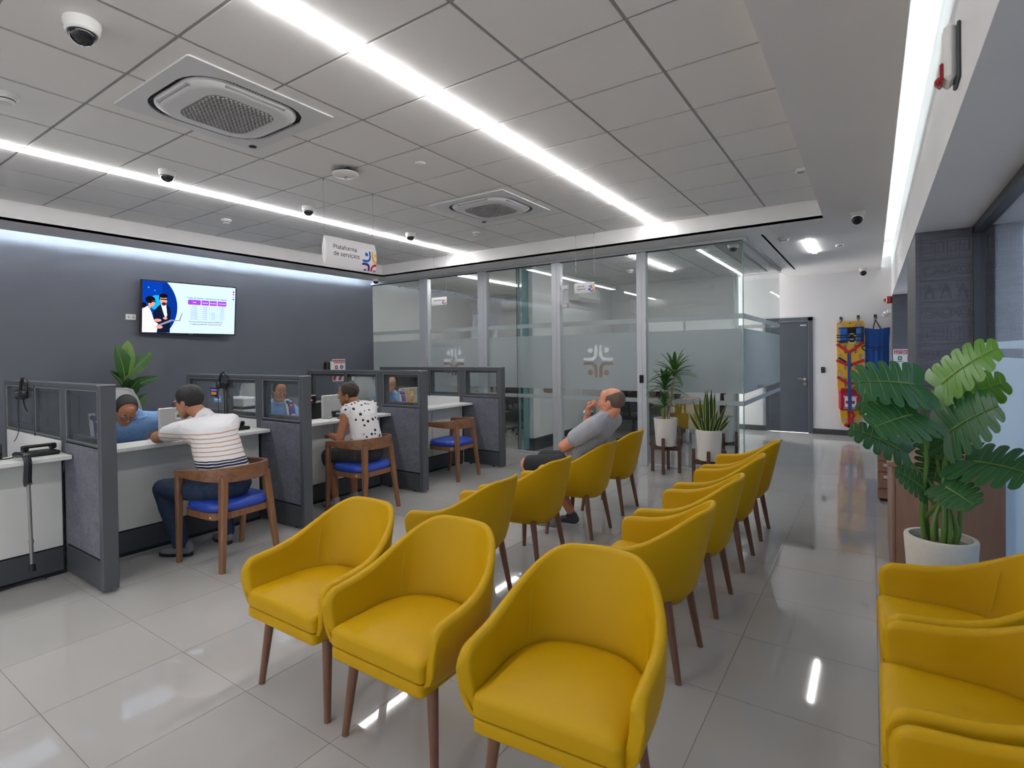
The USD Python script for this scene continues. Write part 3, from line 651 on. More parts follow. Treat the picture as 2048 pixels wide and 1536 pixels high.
# reception desk and drawer pedestal on the right
DESKW = wood('beech_brown_laminate', (.27, .145, .095), (.33, .185, .125), 2.2, .42, 'z', 8)
rd = T('reception_desk', 'brown wood laminate desk behind the big potted monstera', 'desk', base=(.35, 4.9, 0))
rd.add('desk_top', bx(.075, .622, 4.13, 5.48, .828, .86, .006), DESKW)
rd.add('end_panel', bx(.115, .615, 4.16, 4.19, 0, .828, .003), DESKW); rd.add('edge_strip', bx(.098, .114, 4.158, 4.19, 0, .828, .003), DESKW); rd.add('side_panel', bx(.10, .125, 4.19, 5.47, .02, .828, .003), DESKW)
rd.add('end_panel', bx(.115, .615, 5.44, 5.47, 0, .828, .003), DESKW)
pd = T('drawer_pedestal', 'brown drawer pedestal with silver pulls standing beyond the desk', 'cabinet', base=(.16, 7.1, 0))
pd.add('carcass', bx(.045, .28, 6.82, 7.4, .03, .60, .004), DESKW); pd.add('plinth', bx(.06, .27, 6.84, 7.38, 0, .03), BLACKJ)
for z in (.24, .36, .47): pd.add('drawer_front', bx(.05, .275, 6.80, 6.82, z - .1 if z < .3 else z - .05, z + .055, .002), DESKW); pd.add('pull', bx(.09, .15, 6.785, 6.80, z, z + .03, .003), mat('chrome'))
# =========================== CEILING AND WALL FIXTURES =================================================
WPL = mat('fixture_white', (.74, .735, .72), .35); WPL2 = mat('fixture_white_panel', (.70, .70, .71), .45); BLK = mat('black_plastic', (.012, .012, .014), .3); DKG = mat('dark_grey_plastic', (.05, .05, .055), .45)
DOME = mat('smoked_dome', (.008, .009, .013), .06, specular_ior_level=.7)
def cassette(cx, cy, w, h, label):
    t = T('air_conditioner_cassette', label, 'air conditioner', base=(cx, cy, ZC - .05), group=None)
    o = rrect(w, h, .02); 
    inner = affinity.rotate(rrect(.80 * w, .80 * h, .22), 0)
    t.add('frame_panel', mv(extrude(o.difference(rrect(.82 * w, .82 * h, .23)), .014), 0, 0, .040), WPL2, local=True, smooth=False)
    t.add('air_slot', mv(extrude(rrect(.825 * w, .825 * h, .23), .02), 0, 0, .052), BLK, local=True, smooth=False)
    ribs = [bx(s * .392 * w - .006, s * .392 * w + .006, y, y + .004, .044, .054) for s in (-1, 1) for y in np.arange(-.25, .25, .02)]
    ribs += [bx(x, x + .004, s * .392 * h - .006, s * .392 * h + .006, .044, .054) for s in (-1, 1) for x in np.arange(-.25, .25, .02)]
    t.add('slot_ribs', cat(*ribs), DKG, local=True, smooth=False, kind='stuff')
    lv = []
    for k in range(5):
        lv.append((rrect((.76 - .012 * k * k * .6) * w, (.76 - .012 * k * k * .6) * h, .21 - .004 * k), .052 - .009 * k))
    R = [np.array([[*g.exterior.interpolate(s, normalized=True).coords[0], z] for s in np.linspace(0, 1, 96, endpoint=False)]) for g, z in lv]
    m = grid(np.array(R), 5, 96, True); k = len(m.vertices); m.vertices = np.vstack([m.vertices, [0, 0, lv[-1][1]], [0, 0, lv[0][1]]])
    m.faces = np.vstack([m.faces, [(4 * 96 + j, 4 * 96 + (j + 1) % 96, k) for j in range(96)], [((j + 1) % 96, j, k + 1) for j in range(96)]])
    if m.volume < 0: m.invert()
    body = t.add('cover', m, WPL2, local=True, smooth=40)
    g = rrect(.50 * w, .46 * h, .1); bars = []
    t.add('grille_recess', mv(extrude(g, .004), 0, 0, .0125), mat('grille_grey', (.22, .215, .22), .6), local=True, smooth=False)
    hx = []
    nx, ny = 24, 15
    for i in range(nx):
        for j in range(ny):
            x = (i + .5) / nx * .50 * w - .25 * w; y = (j + .5) / ny * .46 * h - .23 * h + (.4 * .46 * h / ny if i % 2 else 0)
            if g.buffer(-.008).contains(Point(x, y)): hx.append(bx(x - .0045, x + .0045, y - .006, y + .006, .008, .0125))
    t.add('grille_mesh', cat(*hx), mat('grille_light', (.55, .53, .53), .5), local=True, smooth=False, kind='stuff')
    for s, L_, hz in ((-1, .34, True), (1, .34, True), (-1, .34, False), (1, .34, False)):
        if hz: q = bx(-.19 * w * 1.1, .19 * w * 1.1, s * .345 * h - .02, s * .345 * h + .02, .026, .046, .006)
        else: q = bx(s * .345 * w - .02, s * .345 * w + .02, -.19 * h * 1.1, .19 * h * 1.1, .026, .046, .006)
        t.add('louvre', q, mat('louvre_grey', (.40, .395, .40), .4), local=True)
    t.add('sensor', rod((-.43 * w, .44 * h, .036), (-.43 * w, .44 * h, .042), .028, n=20), BLK, local=True)
    return t
cassette(-3.465, 1.95, .96, .97, 'square white ceiling cassette air conditioner, the large near one')
cassette(-3.445, 4.95, .96, .99, 'square white ceiling cassette air conditioner, the far one by the bulkhead')
def dome_camera(x, y, z, label, s=1.0, sticker=False):
    t = T('dome_camera', label, 'security camera', base=(x, y, z), group=None)
    t.add('housing', lathe([(0, 0), (.066 * s, 0), (.068 * s, -.012 * s), (.062 * s, -.045 * s), (.056 * s, -.052 * s), (0, -.052 * s)], n=32), WPL, local=True)
    d = trimesh.creation.icosphere(3, .052 * s); d.vertices[:, 2] = np.minimum(d.vertices[:, 2], .006) * .92; d.apply_translation([0, 0, -.050 * s])
    t.add('dome', d, DOME, local=True, smooth=True)
    t.add('lens', mv(rod((0, 0, 0), (.02, -.02, -.025), .012, n=14), 0, 0, -.065 * s), DKG, local=True)
    if sticker: t.add('sticker', cat(*[bx(-.05 + a, -.035 + a, -.064, -.060, -.03 + b, -.016 + b) for a, b in ((0, 0), (.03, .002), (.026, -.018))]), mat('sticker_blue', (.08, .08, .2), .5), local=True)
    return t
dome_camera(-3.11, 1.03, ZC, 'white dome camera near the left corner of the tiled ceiling', 1.15, True)
dome_camera(-4.98, 2.25, ZC, 'dome camera beside the wall side light line, nearest the left edge')
dome_camera(-4.98, 3.69, ZC, 'dome camera beside the wall side light line, left of the hanging desk sign')
dome_camera(-5.0, 5.30, ZC, 'dome camera beside the wall side light line, over the far desks')
dome_camera(-7.42, 6.93, ZS, 'dome camera on the soffit at the corner of grey wall and glass', .95)
dome_camera(-1.49, 7.72, ZS, 'dome camera inside the corner of the glass office', 1.05)
def turret(x, y, z, label):
    t = T('turret_camera', label, 'security camera', base=(x, y, z), group=None)
    t.add('base', lathe([(0, 0), (.066, 0), (.066, -.022), (.058, -.03), (0, -.03)]), WPL, local=True)
    t.add('ball', ball((0, 0, -.062), .055, 3), WPL, local=True, smooth=True)
    t.add('face', mv(rot(lathe([(0, -.035), (.034, -.03), (.046, -.012), (.05, .0), (0, .0)]), [1, 0, 0], -.75), -.004, -.026, -.082), BLK, local=True)
    return t
turret(-.115, 6.80, ZS, 'white turret camera on the soffit over the aisle'); turret(-.112, 11.48, ZS, 'white turret camera on the soffit above the rescue board')
def smoke(x, y, z, label, s=1.0):
    t = T('smoke_detector', label, 'smoke detector', base=(x, y, z), group=None)
    t.add('base', lathe([(0, 0), (.058 * s, 0), (.06 * s, -.012), (.048 * s, -.02), (0, -.02)]), WPL, local=True)
    t.add('sensor_head', lathe([(0, -.018), (.045 * s, -.018), (.038 * s, -.042), (.03 * s, -.05), (0, -.051)]), WPL, local=True)
    t.add('vent_ring', lathe([(.041 * s, -.028), (.0425 * s, -.03), (.0405 * s, -.036), (.039 * s, -.034)]), DKG, local=True)
    return t
smoke(-4.34, 1.03, ZC, 'white smoke detector at the left edge of the ceiling', 1.15); smoke(-6.2, 3.45, ZC, 'white smoke detector between the wall side light and the bulkhead')
smoke(-4.28, 5.80, ZC, 'white smoke detector near the end of the wall side light'); smoke(-.9, 7.75, ZS, 'white smoke detector on the soffit outside the glass corner', 1.15)
smoke(-3.35, 8.9, ZS - .012, 'smoke detector on the ceiling inside the glass office')
ap = T('access_point', 'oval white wireless access point slung under the ceiling grid', 'access point', base=(-3.73, 3.15, ZC))
ap.add('bracket', bx(-.05, .05, -.02, .02, -.032, 0), BLK, local=True); ap.add('rear_shell', lathe([(0, -.03), (.105, -.032), (.112, -.04), (0, -.045)]), BLK, local=True)
ap.add('cover', lathe([(0, -.042), (.113, -.042), (.116, -.05), (.10, -.062), (.05, -.070), (0, -.072)], n=40), WPL, local=True); ap.add('emblem', mv(extrude(rrect(.05, .006, .003), .001), 0, 0, -.0735), DKG, local=True)
oc = T('ceiling_speaker', 'flat round white sensor cap on a ceiling tile', 'sensor', base=(-3.12, 3.44, ZC)); oc.add('cap', lathe([(0, 0), (.045, 0), (.045, -.006), (.03, -.014), (0, -.016)]), WPL, local=True)
ex = T('emergency_lamp', 'small pale rectangular fitting on the ceiling near the aisle', 'emergency light', base=(-.49, 5.6, ZC)); ex.add('body', bx(-.06, .06, -.035, .035, -.03, 0, .006), WPL2, local=True); ex.add('lens', bx(-.05, .0, -.03, .03, -.035, -.03), mat('lens_violet', (.35, .34, .42), .2), local=True)
sp = T('sensor_box', 'tiny white box on the soffit beyond the short light', 'sensor', base=(-.345, 8.7, ZS)); sp.add('body', bx(-.05, .05, -.02, .02, -.025, 0, .004), WPL, local=True); sp.add('strip', bx(-.03, .03, -.021, -.019, -.02, -.01), DKG, local=True)
# alarm sounder on the beam and the fittings by the far column
al = T('alarm_strobe', 'white and red alarm strobe on the beam over the aisle', 'alarm', base=(.282, 2.80, 2.69))
al.add('back_box', bx(-.012, 0, -.07, .07, -.11, .11, .006), DKG, local=True); al.add('body', bx(-.05, -.012, -.062, .062, -.105, .115, .016), WPL, local=True)
al.add('lens', cat(bx(-.062, -.048, -.05, .05, -.10, -.03, .01), bx(-.075, -.05, -.022, .022, -.105, -.07, .012)), mat('alarm_red', (.32, .015, .02), .15), local=True)
pb = T('alarm_bell', 'red alarm sounder beside the top of the far column', 'alarm', base=(.235, 11.42, 2.40)); pb.add('body', bx(-.035, .05, -.05, .05, -.06, .06, .014), mat('alarm_red', (.32, .015, .02), .15), local=True); pb.add('lens', ball((-.04, 0, 0), .03, 2), mat('alarm_red'), local=True)
eml = T('emergency_spot', 'small white twin lamp below the red sounder', 'emergency light', base=(.235, 11.42, 2.19)); eml.add('body', bx(-.02, .05, -.05, .05, -.02, .05, .01), WPL, local=True); eml.add('lamp', ball((-.035, 0, -.02), .045, 2), WPL, local=True); eml.add('lens', mv(rod((0, 0, 0), (-.012, -.01, -.01), .03, n=16), -.066, -.02, -.04), mat('lens_grey', (.5, .52, .55), .15), local=True)

# =========================== TELEVISION ================================================================
TVC = np.array([-7.80, 3.80, 2.25])
tv = T('television', 'wall mounted flat television showing two business people and a rate table', 'television', base=TVC, rot=0.0)
# local axes of the slightly turned screen: across (towards the far end), up, out of the wall
TA = math.radians(7); ax_ = np.array([math.sin(-TA) * -1, math.cos(TA), 0]); ax_ = np.array([.085, .9964, 0]); up_ = np.array([.10, -.0085, .995]); up_ /= np.linalg.norm(up_); out_ = np.cross(ax_, up_); 
if out_[0] < 0: out_ = -out_
TW, TH = 1.24, .715
def onscreen(m, x, y, d): return place(m, TVC + ax_ * (x - TW / 2) + up_ * (y - TH / 2) + out_ * d, ax_, up_)
def rect2(x, y, w, h): return sbox(x, y, x + w, y + h)
def scr(name, g, col, d=.0225, dep=.0004, k=1.0):
    key = f'screen_{int(col[0]*255):02x}{int(col[1]*255):02x}{int(col[2]*255):02x}'
    tv.add(name, onscreen(extrude(g, dep), 0, 0, d), emit(key, tuple(c for c in srgb(*(v * 255 for v in col))), SCREEN * k), smooth=False)
tv.add('casing', onscreen(cat(bx(0, TW, 0, TH, -.03, .018, .004), bx(.25, TW - .25, .1, .5, -.065, -.03, .01)), 0, 0, 0), BLK, smooth=False)
tv.add('bezel', onscreen(extrude(rect2(0, 0, TW, TH).difference(rect2(.014, .018, TW - .028, TH - .032)), .008), 0, 0, .018), BLK, smooth=False)
tv.add('mount', cat(bx(XL, -7.86, 3.7, 3.95, 2.15, 2.35), bx(-7.9, -7.85, 3.6, 4.0, 2.2, 2.3)), BLK, smooth=False)
S = rect2(.014, .018, TW - .028, TH - .032); W_, H_ = TW, TH
blue = S.intersection(circ(-.06, .36, .5, 40)).intersection(rect2(0, 0, .44, .72))
scr('screen_ground', S.difference(blue), (.76, .86, .98)); scr('screen_photo_sky', blue, (.03, .22, .62))
strip = [rect2(.25 + .0 * k, .02 + .013 * k, .2, .006).intersection(blue) for k in range(2, 52) if k > 3]
scr('screen_stripes', unary_union([q for q in strip if not q.is_empty]), (.02, .13, .40), .0229)
scr('screen_glow', unary_union([circ(.19, .42, .10).intersection(blue), circ(.085, .615, .011), circ(.16, .58, .009)]), (.10, .62, .90), .0231)
# two people on the screen: plain figures
skin = (.80, .58, .50)
man = Polygon([(.15, .02), (.145, .30), (.20, .37), (.235, .40), (.30, .40), (.345, .37), (.36, .30), (.35, .02)]).intersection(S)
scr('screen_suit', man, (.06, .09, .19), .0233)
scr('screen_shirt', Polygon([(.235, .40), (.30, .40), (.315, .25), (.29, .22), (.262, .30)]), (.82, .86, .95), .0236)
scr('screen_face', unary_union([affinity.scale(circ(.268, .455, .048), .9, 1.2), rect2(.25, .38, .035, .04)]), skin, .0238)
scr('screen_hair', unary_union([affinity.scale(circ(.265, .515, .052), 1, .55), rect2(.213, .46, .014, .05)]), (.07, .05, .06), .0241)
scr('screen_beard', affinity.scale(circ(.272, .408, .026), 1, .8), (.25, .13, .10), .0241); scr('screen_glasses', rect2(.232, .462, .085, .014), (.05, .04, .05), .0242)
woman = Polygon([(.014, .02), (.014, .33), (.05, .36), (.085, .37), (.12, .30), (.16, .17), (.205, .14), (.19, .02)])
scr('screen_jacket', woman, (.86, .84, .90), .0244)
scr('screen_face', unary_union([affinity.scale(circ(.125, .415, .043), .9, 1.15), rect2(.085, .34, .03, .06)]), skin, .0247)
scr('screen_hair', unary_union([affinity.scale(circ(.108, .455, .058), 1, .8).difference(rect2(.125, .38, .1, .06)), circ(.03, .38, .035)]), (.08, .05, .07), .0249); scr('screen_glasses', rect2(.125, .425, .05, .013), (.05, .03, .05), .0250)
scr('screen_laptop', unary_union([Polygon([(.20, .10), (.36, .17), (.37, .19), (.36, .20), (.19, .12)]), Polygon([(.46, .19), (.50, .30), (.51, .30), (.475, .18)]), Polygon([(.34, .18), (.47, .185), (.475, .195), (.35, .2)])]), (.52, .53, .60), .0252)
scr('screen_hand', unary_union([affinity.scale(circ(.20, .185, .03), 1.5, .7), affinity.scale(circ(.22, .095, .032), 1.3, .7), affinity.scale(circ(.29, .215, .02), 1.3, .9)]), (.83, .58, .52), .0254)
def txt(t_, x, y, h, col, bold=False, cx=None, d=.0236):
    m = to_tm(meshkit.text_mesh(t_, h, .0004, bold)); w = m.bounds[1][0] - m.bounds[0][0]
    xx = x if cx is None else cx - w / 2 - m.bounds[0][0]
    return onscreen(mv(m, xx, y, 0), 0, 0, d)
EM = lambda c, k=1.0: emit(f'screen_{int(c[0]*255):02x}{int(c[1]*255):02x}{int(c[2]*255):02x}', srgb(*(v * 255 for v in c)), SCREEN * k)
tv.add('screen_title', txt('Tasas de interés • Inversiones en dólares', 0, .505, .020, 0, True, .835), EM((.10, .42, .80)), smooth=False)
cols_ = [(.575, .745), (.755, .855), (.865, .965), (.975, 1.10)]
for (a, b), w_ in zip(cols_, ('Plazo', 'Mensual', 'Semestral', 'Vencimiento')):
    scr('screen_header', rect2(a, .42, b - a, .068).buffer(-.006).buffer(.006) if a > .6 and b < 1.05 else rrect(b - a, .068, .012, (a + b) / 2, .454), (.58, .25, .78), .0230)
    tv.add('screen_header_text', txt(w_, 0, .447, .0135, 0, True, (a + b) / 2), EM((.92, .88, .98)), smooth=False)
rows_ = [('3 mes', '3.00%', '', '3.20%'), ('6 meses', '3.80%', '', '3.90%'), ('9 meses', '4.40%', '', '4.50%'), ('12 meses', '4.80%', '4.85%', '4.90%'), ('18 meses', '4.90%', '5.00%', '5.05%'), ('24 meses', '5.00%', '5.10%', '5.15%'), ('36 meses', '5.15%', '5.20%', '5.25%')]
ln = []
tx = []
for i, r_ in enumerate(rows_):
    y = .392 - i * .0285; ln.append(rect2(.575, y - .007, .525, .0016))
    for (a, b), v in zip(cols_, r_):
        if v: tx.append(txt(v, 0, y - .002, .0145, 0, False, (a + b) / 2))
for x in (.75, .86, .97): ln.append(rect2(x, .215, .0014, .2))
scr('screen_rules', unary_union(ln), (.35, .42, .52), .0232)
tv.add('screen_figures', cat(*tx), EM((.16, .19, .28)), smooth=False)
tv.add('screen_notes', cat(txt('*El monto mínimo para invertir es de $500.00', 0, .175, .0155, 0, True, .82), txt('** Vigencia a partir del 19 de junio de 2025', 0, .142, .0155, 0, True, .82)), EM((.05, .06, .10)), smooth=False)
for k, c in enumerate(((.70, .10, .15), (.58, .30, .75), (.78, .68, .10), (.10, .40, .85))): scr('screen_dot', circ(TW - .04, .64 - .036 * k, .012), c, .0232)
tv.add('logo', onscreen(extrude(rect2(TW / 2 - .03, .004, .06, .008), .001), 0, 0, .026), BEAD, smooth=False)

# outlet, dispenser, extinguisher sign, plates on the grey wall
ou = T('wall_outlet', 'white outlet plate on the grey wall beside the television', 'outlet', base=(XL, 3.10, 2.11)); ou.add('plate', bx(0, .008, -.06, .06, -.037, .037, .002), WPL, local=True); ou.add('socket', cat(*[bx(.008, .0095, a, a + .006, -.012, .004) for a in (-.035, -.022, .018, .031)], *[bx(.008, .0095, a, a + .007, .01, .016) for a in (-.03, .024)]), DKG, local=True, smooth=False)
SGN_R = mat('sign_red', srgb(176, 32, 48), .5); SGN_W = mat('sign_white', (.72, .72, .72), .5); SGN_B = mat('sign_blue', srgb(30, 60, 120), .5); SGN_G = mat('sign_green', srgb(30, 120, 70), .5); INK = mat('print_ink', (.02, .02, .03), .6)
def ext_sign(label, o, xa, w, h, two):
    """EXTINTOR sign drawn in its own plane; o is the lower left corner."""
    t = T('extinguisher_sign', label, 'sign', base=o); up = (0, 0, 1); O = np.array(o, float); XA = np.array(xa, float); n = np.cross(XA, up)
    P = lambda m, d: place(m, O + n * d, XA, up)
    t.add('plate', P(extrude(rect2(0, 0, w, h), .003), 0), SGN_W, smooth=False)
    t.add('header', P(extrude(rect2(.012, h - .075, w - .024, .06), .0006), .003), SGN_R, smooth=False)
    m = to_tm(meshkit.text_mesh('EXTINTOR', .036, .0006, True)); b = m.bounds; s = (w - .05) / (b[1][0] - b[0][0]); m.apply_scale([s, min(s, 1.15), 1]); t.add('lettering', P(mv(m, .025 - b[0][0] * s, h - .066, 0), .0036), SGN_W, smooth=False)
    t.add('symbol', P(extrude(rrect(.055, .07, .012, w * .3, h - .15).difference(rrect(.02, .035, .008, w * .3, h - .15)), .0006), .003), SGN_R if not two else SGN_G, smooth=False)
    t.add('symbol', P(extrude((circ(w * .72, h - .145, .036).difference(circ(w * .72 + .008, h - .145, .018).difference(rect2(w * .72 + .012, h - .16, .05, .03)))) if not two else unary_union([rrect(.055, .07, .008, w * .72, h - .15).difference(unary_union([rect2(w * .72 - .006, h - .175, .012, .05), rect2(w * .72 - .02, h - .156, .04, .012)]))]), .0006), .003), SGN_B if not two else SGN_R, smooth=False)
    t.add('small_print', P(extrude(unary_union([rect2(w * .3 - .045, h - .203, .09, .006), rect2(w * .3 - .03, h - .213, .06, .006), rect2(w * .72 - .04, h - .203, .08, .006), rect2(.03, h - .09, w - .06, .005) if two else rect2(.02, .125, w * .5, .008)]), .0006), .003), INK, smooth=False)
    t.add('hazard_stripes', P(extrude(unary_union([Polygon([(.015, .02), (.06, .02), (.095, .10), (.015, .10)]), Polygon([(.12, .02), (.19, .02), (.225, .10), (.155, .10)]), Polygon([(w - .05, .02), (w - .015, .02), (w - .015, .10), (w - .015, .10)])]), .0006), .003), SGN_R, smooth=False)
    return t
ext_sign('red and white fire extinguisher sign on the grey wall behind the desks', (XL + .001, 6.335, 1.11), (0, 1, 0), .29, .405, False)
ext_sign('red and white fire extinguisher sign on the far clad column', (.292, 11.298, 1.14), (1, 0, 0), .30, .42, True)
dp = T('hand_dispenser', 'black and white dispenser box on the grey wall beside the sign', 'dispenser', base=(XL, 6.2, 1.37)); dp.add('body', bx(0, .11, -.06, .02, -.13, .10, .02), BLK, local=True); dp.add('cover', bx(.02, .125, .02, .085, -.12, .105, .02), WPL, local=True); dp.add('nozzle', bx(.122, .128, .045, .06, -.10, -.04), BLK, local=True)
for y, l in ((6.80, 'white switch plate low on the grey wall behind the far desk'), (6.98, 'white switch plate low on the grey wall nearest the glass')):
    pl = T('switch_plate', l, 'switch', base=(XL, y, 1.17)); pl.add('plate', bx(0, .008, -.045, .045, -.065, .065, .003), WPL, local=True); pl.add('rocker', bx(.008, .012, -.015, .015, -.03, .03, .002), WPL2, local=True)
ac = T('access_reader', 'black card reader on the wall beside the grey door', 'card reader', base=(-.743, YB, 1.195)); ac.add('body', bx(-.032, .032, -.018, 0, -.055, .055, .006), BLK, local=True); ac.add('light', bx(-.006, .006, -.0195, -.018, .02, .028), mat('led_red', (.5, .02, .02), .3), local=True); ac.add('plate', bx(-.042, .042, -.006, 0, -.07, -.05), WPL, local=True)
ar = T('access_reader', 'black card reader on the frame of the glass office door', 'card reader', base=(-2.583, YP - .056, 1.195)); ar.add('body', bx(-.028, .028, -.018, 0, -.055, .055, .006), BLK, local=True); ar.add('face', bx(-.02, .02, -.0195, -.018, -.04, .045), DOME, local=True)

# =========================== HANGING SIGNS =============================================================
LOGO_C = [mat('logo_blue', srgb(20, 92, 190), .5), mat('logo_yellow', srgb(238, 178, 24), .5), mat('logo_purple', srgb(70, 28, 110), .5), mat('logo_red', srgb(190, 24, 42), .5)]
SGN = mat('sign_panel_white', (.80, .78, .80), .4)
def hanging(label, c, xa, w, h, lines, th, wires, bow=.03):
    """c: centre of the face; xa: reading direction; the panel is bowed towards the reader and hangs on two wires."""
    t = T('hanging_sign', label, 'sign', base=c); up = np.array([0, 0, 1.0]); XA = np.array(xa, float); n = np.cross(XA, up); C_ = np.array(c, float)
    def bend(m):
        m = to_tm(m).copy(); v = m.vertices; q = (v[:, 1] / (h / 2)); v = v.copy(); v[:, 2] += bow * (1 - q * q) - bow; m.vertices = v; return place(m, C_, XA, up)
    prof = np.linspace(-h / 2, h / 2, 15); V = []
    for x in (-w / 2, w / 2):
        for y in prof: V.append((x, y, bow * (1 - (2 * y / h) ** 2) - bow))
        for y in prof[::-1]: V.append((x, y, -bow * (1 - (2 * y / h) ** 2) * 1.0 - bow - .002))
    m = grid(np.array(V), 2, 30, True); caps = []
    for s, o in ((0, 0), (1, 30)):
        k = len(m.vertices); m.vertices = np.vstack([m.vertices, np.array(V)[o:o + 30].mean(0)]); m.faces = np.vstack([m.faces, [(o + j, o + (j + 1) % 30, k) if s else (o + (j + 1) % 30, o + j, k) for j in range(30)]])
    if m.volume < 0: m.invert()
    t.add('panel', place(m, C_, XA, up), SGN, smooth=25)
    e = [bx(s * w / 2 - (.004 if s > 0 else 0), s * w / 2 + (0 if s > 0 else .004), -h / 2, h / 2, -2 * bow - .004, -bow * .2 - bow * 0) for s in ()]
    y = h * .235
    for i, s_ in enumerate(lines):
        k = to_tm(meshkit.text_mesh(s_, th, .0006)); k = k.subdivide_to_size(.03); t.add('lettering', bend(mv(k, -w / 2 + w * .125, y - th - i * th * 1.55, .0008)), INK, smooth=False)
    L = figure_logo(h * .82); clip = rect2(-w / 2, -h / 2 + .004, w - .001, h)
    for g, mm in zip(L, LOGO_C):
        g = affinity.translate(g, w / 2 - h * .26, -h / 2 + h * .29).intersection(clip)
        if not g.is_empty:
            k = extrude(g, .0006); k = to_tm(k).subdivide_to_size(.02); t.add('emblem_figure', bend(mv(k, 0, 0, .0008)), mm, smooth=False)
    for s in wires:
        p = C_ + XA * s - n * bow; t.add('wire', rod(p + up * h / 2, (*p[:2], ZC), .0012, n=6), BEAD)
        t.add('clip', rod((*p[:2], ZC - .02), (*p[:2], ZC), .006, n=8), BEAD)
    return t
hanging('large white hanging sign reading Plataforma de servicios', (-4.06, 3.503, 2.533), (0, 1, 0), .612, .275, ['Plataforma', 'de servicios'], .040, (-.305, .295), .032)
hanging('small hanging sign reading Coworking before the glass', (-5.80, 6.79, 2.445), (1, 0, 0), .315, .132, ['Coworking'], .030, (-.11, .155), .012)
hanging('small hanging sign reading Jefe de Agencia before the glass', (-3.20, 6.79, 2.453), (1, 0, 0), .297, .138, ['Jefe de', 'Agencia'], .024, (-.125, .145), .012)

# =========================== OFFICE FIXTURES ===========================================================
def split_unit(label, base, rz):
    t = T('split_air_conditioner', label, 'air conditioner', base=base, rot=rz)
    P = [(0, 0), (-.16, 0), (-.205, .05), (-.215, .13), (-.20, .22), (-.15, .28), (0, .29)]
    t.add('body', place(extrude(Polygon(P), .92), (-.46, 0, 0), (0, 1, 0), (0, 0, 1)), WPL, local=True, smooth=25)
    t.add('flap', bx(-.42, .42, -.19, -.11, -.006, .004, .003), WPL2, local=True); t.add('vent', cat(*[bx(-.4 + .02 * k, -.388 + .02 * k, -.15, -.04, .28, .295) for k in range(40)]), mat('louvre_grey'), local=True, smooth=False)
    return t
split_unit('white wall air conditioner inside the coworking office', (-6.62, 10.76, 2.60), 0)
split_unit('white wall air conditioner on the office divider wall', (-4.45, 9.25, 2.52), math.radians(90))
jb = T('junction_box', 'small white box under the coworking air conditioner', 'box', base=(-6.62, 10.76, 2.40)); jb.add('body', bx(-.09, .09, -.07, 0, -.09, .06, .008), WPL, local=True); jb.add('cable', tube(spline([(.09, -.03, .02), (.13, -.03, .0), (.13, -.02, .10), (.10, -.02, .185)], 20), .006), DKG, local=True)
# =========================== PLANTS ====================================================================
CERAM = mat('white_clay_pot', (.70, .66, .60), .55, vary=(60, .03)); SOIL = mat('potting_soil', (.10, .085, .07), .95, bump=(60, .004)); SOILG = mat('pale_grit', (.30, .28, .25), .95, bump=(90, .004))
LV = {k: leafmat('leaf_' + k, c) for k, c in dict(deep=(.028, .085, .022), mid=(.045, .13, .028), light=(.11, .23, .03), monstera=(.03, .115, .035), monstera_new=(.10, .24, .025), snake=(.018, .055, .028), palm=(.03, .075, .02)).items()}
VEIN = mat('stem_green', (.10, .19, .035), .45); VEINL = mat('vein_pale', (.20, .34, .08), .45); SNAKE_E = leafmat('snake_edge', (.50, .48, .09)); CANE = mat('cane_bark', (.36, .24, .09), .6)
def frame(P, tip, nrm):
    P, tip = np.asarray(P, float), np.asarray(tip, float); y = tip - P; L = np.linalg.norm(y); y /= L; n = np.asarray(nrm, float); n = n - y * (n @ y); n /= np.linalg.norm(n); return P, np.cross(y, n), y, n, L
def leaf_strip(P, tip, nrm, wid, droop=.0, fold=.25, n=14, prof=lambda s: math.sin(PI * min(1, s ** .75)) ** .8, mcol=5):
    P, x, y, z, L = frame(P, tip, nrm); V = []
    for s in np.linspace(0, 1, n):
        w = max(.002, prof(s) * wid / 2)
        for q in np.linspace(-1, 1, mcol): V.append(P + y * L * s + x * w * q + z * (abs(q) * w * fold + droop * L * (4 * s * (1 - s)) * .5))
    return grid(V, n, mcol)
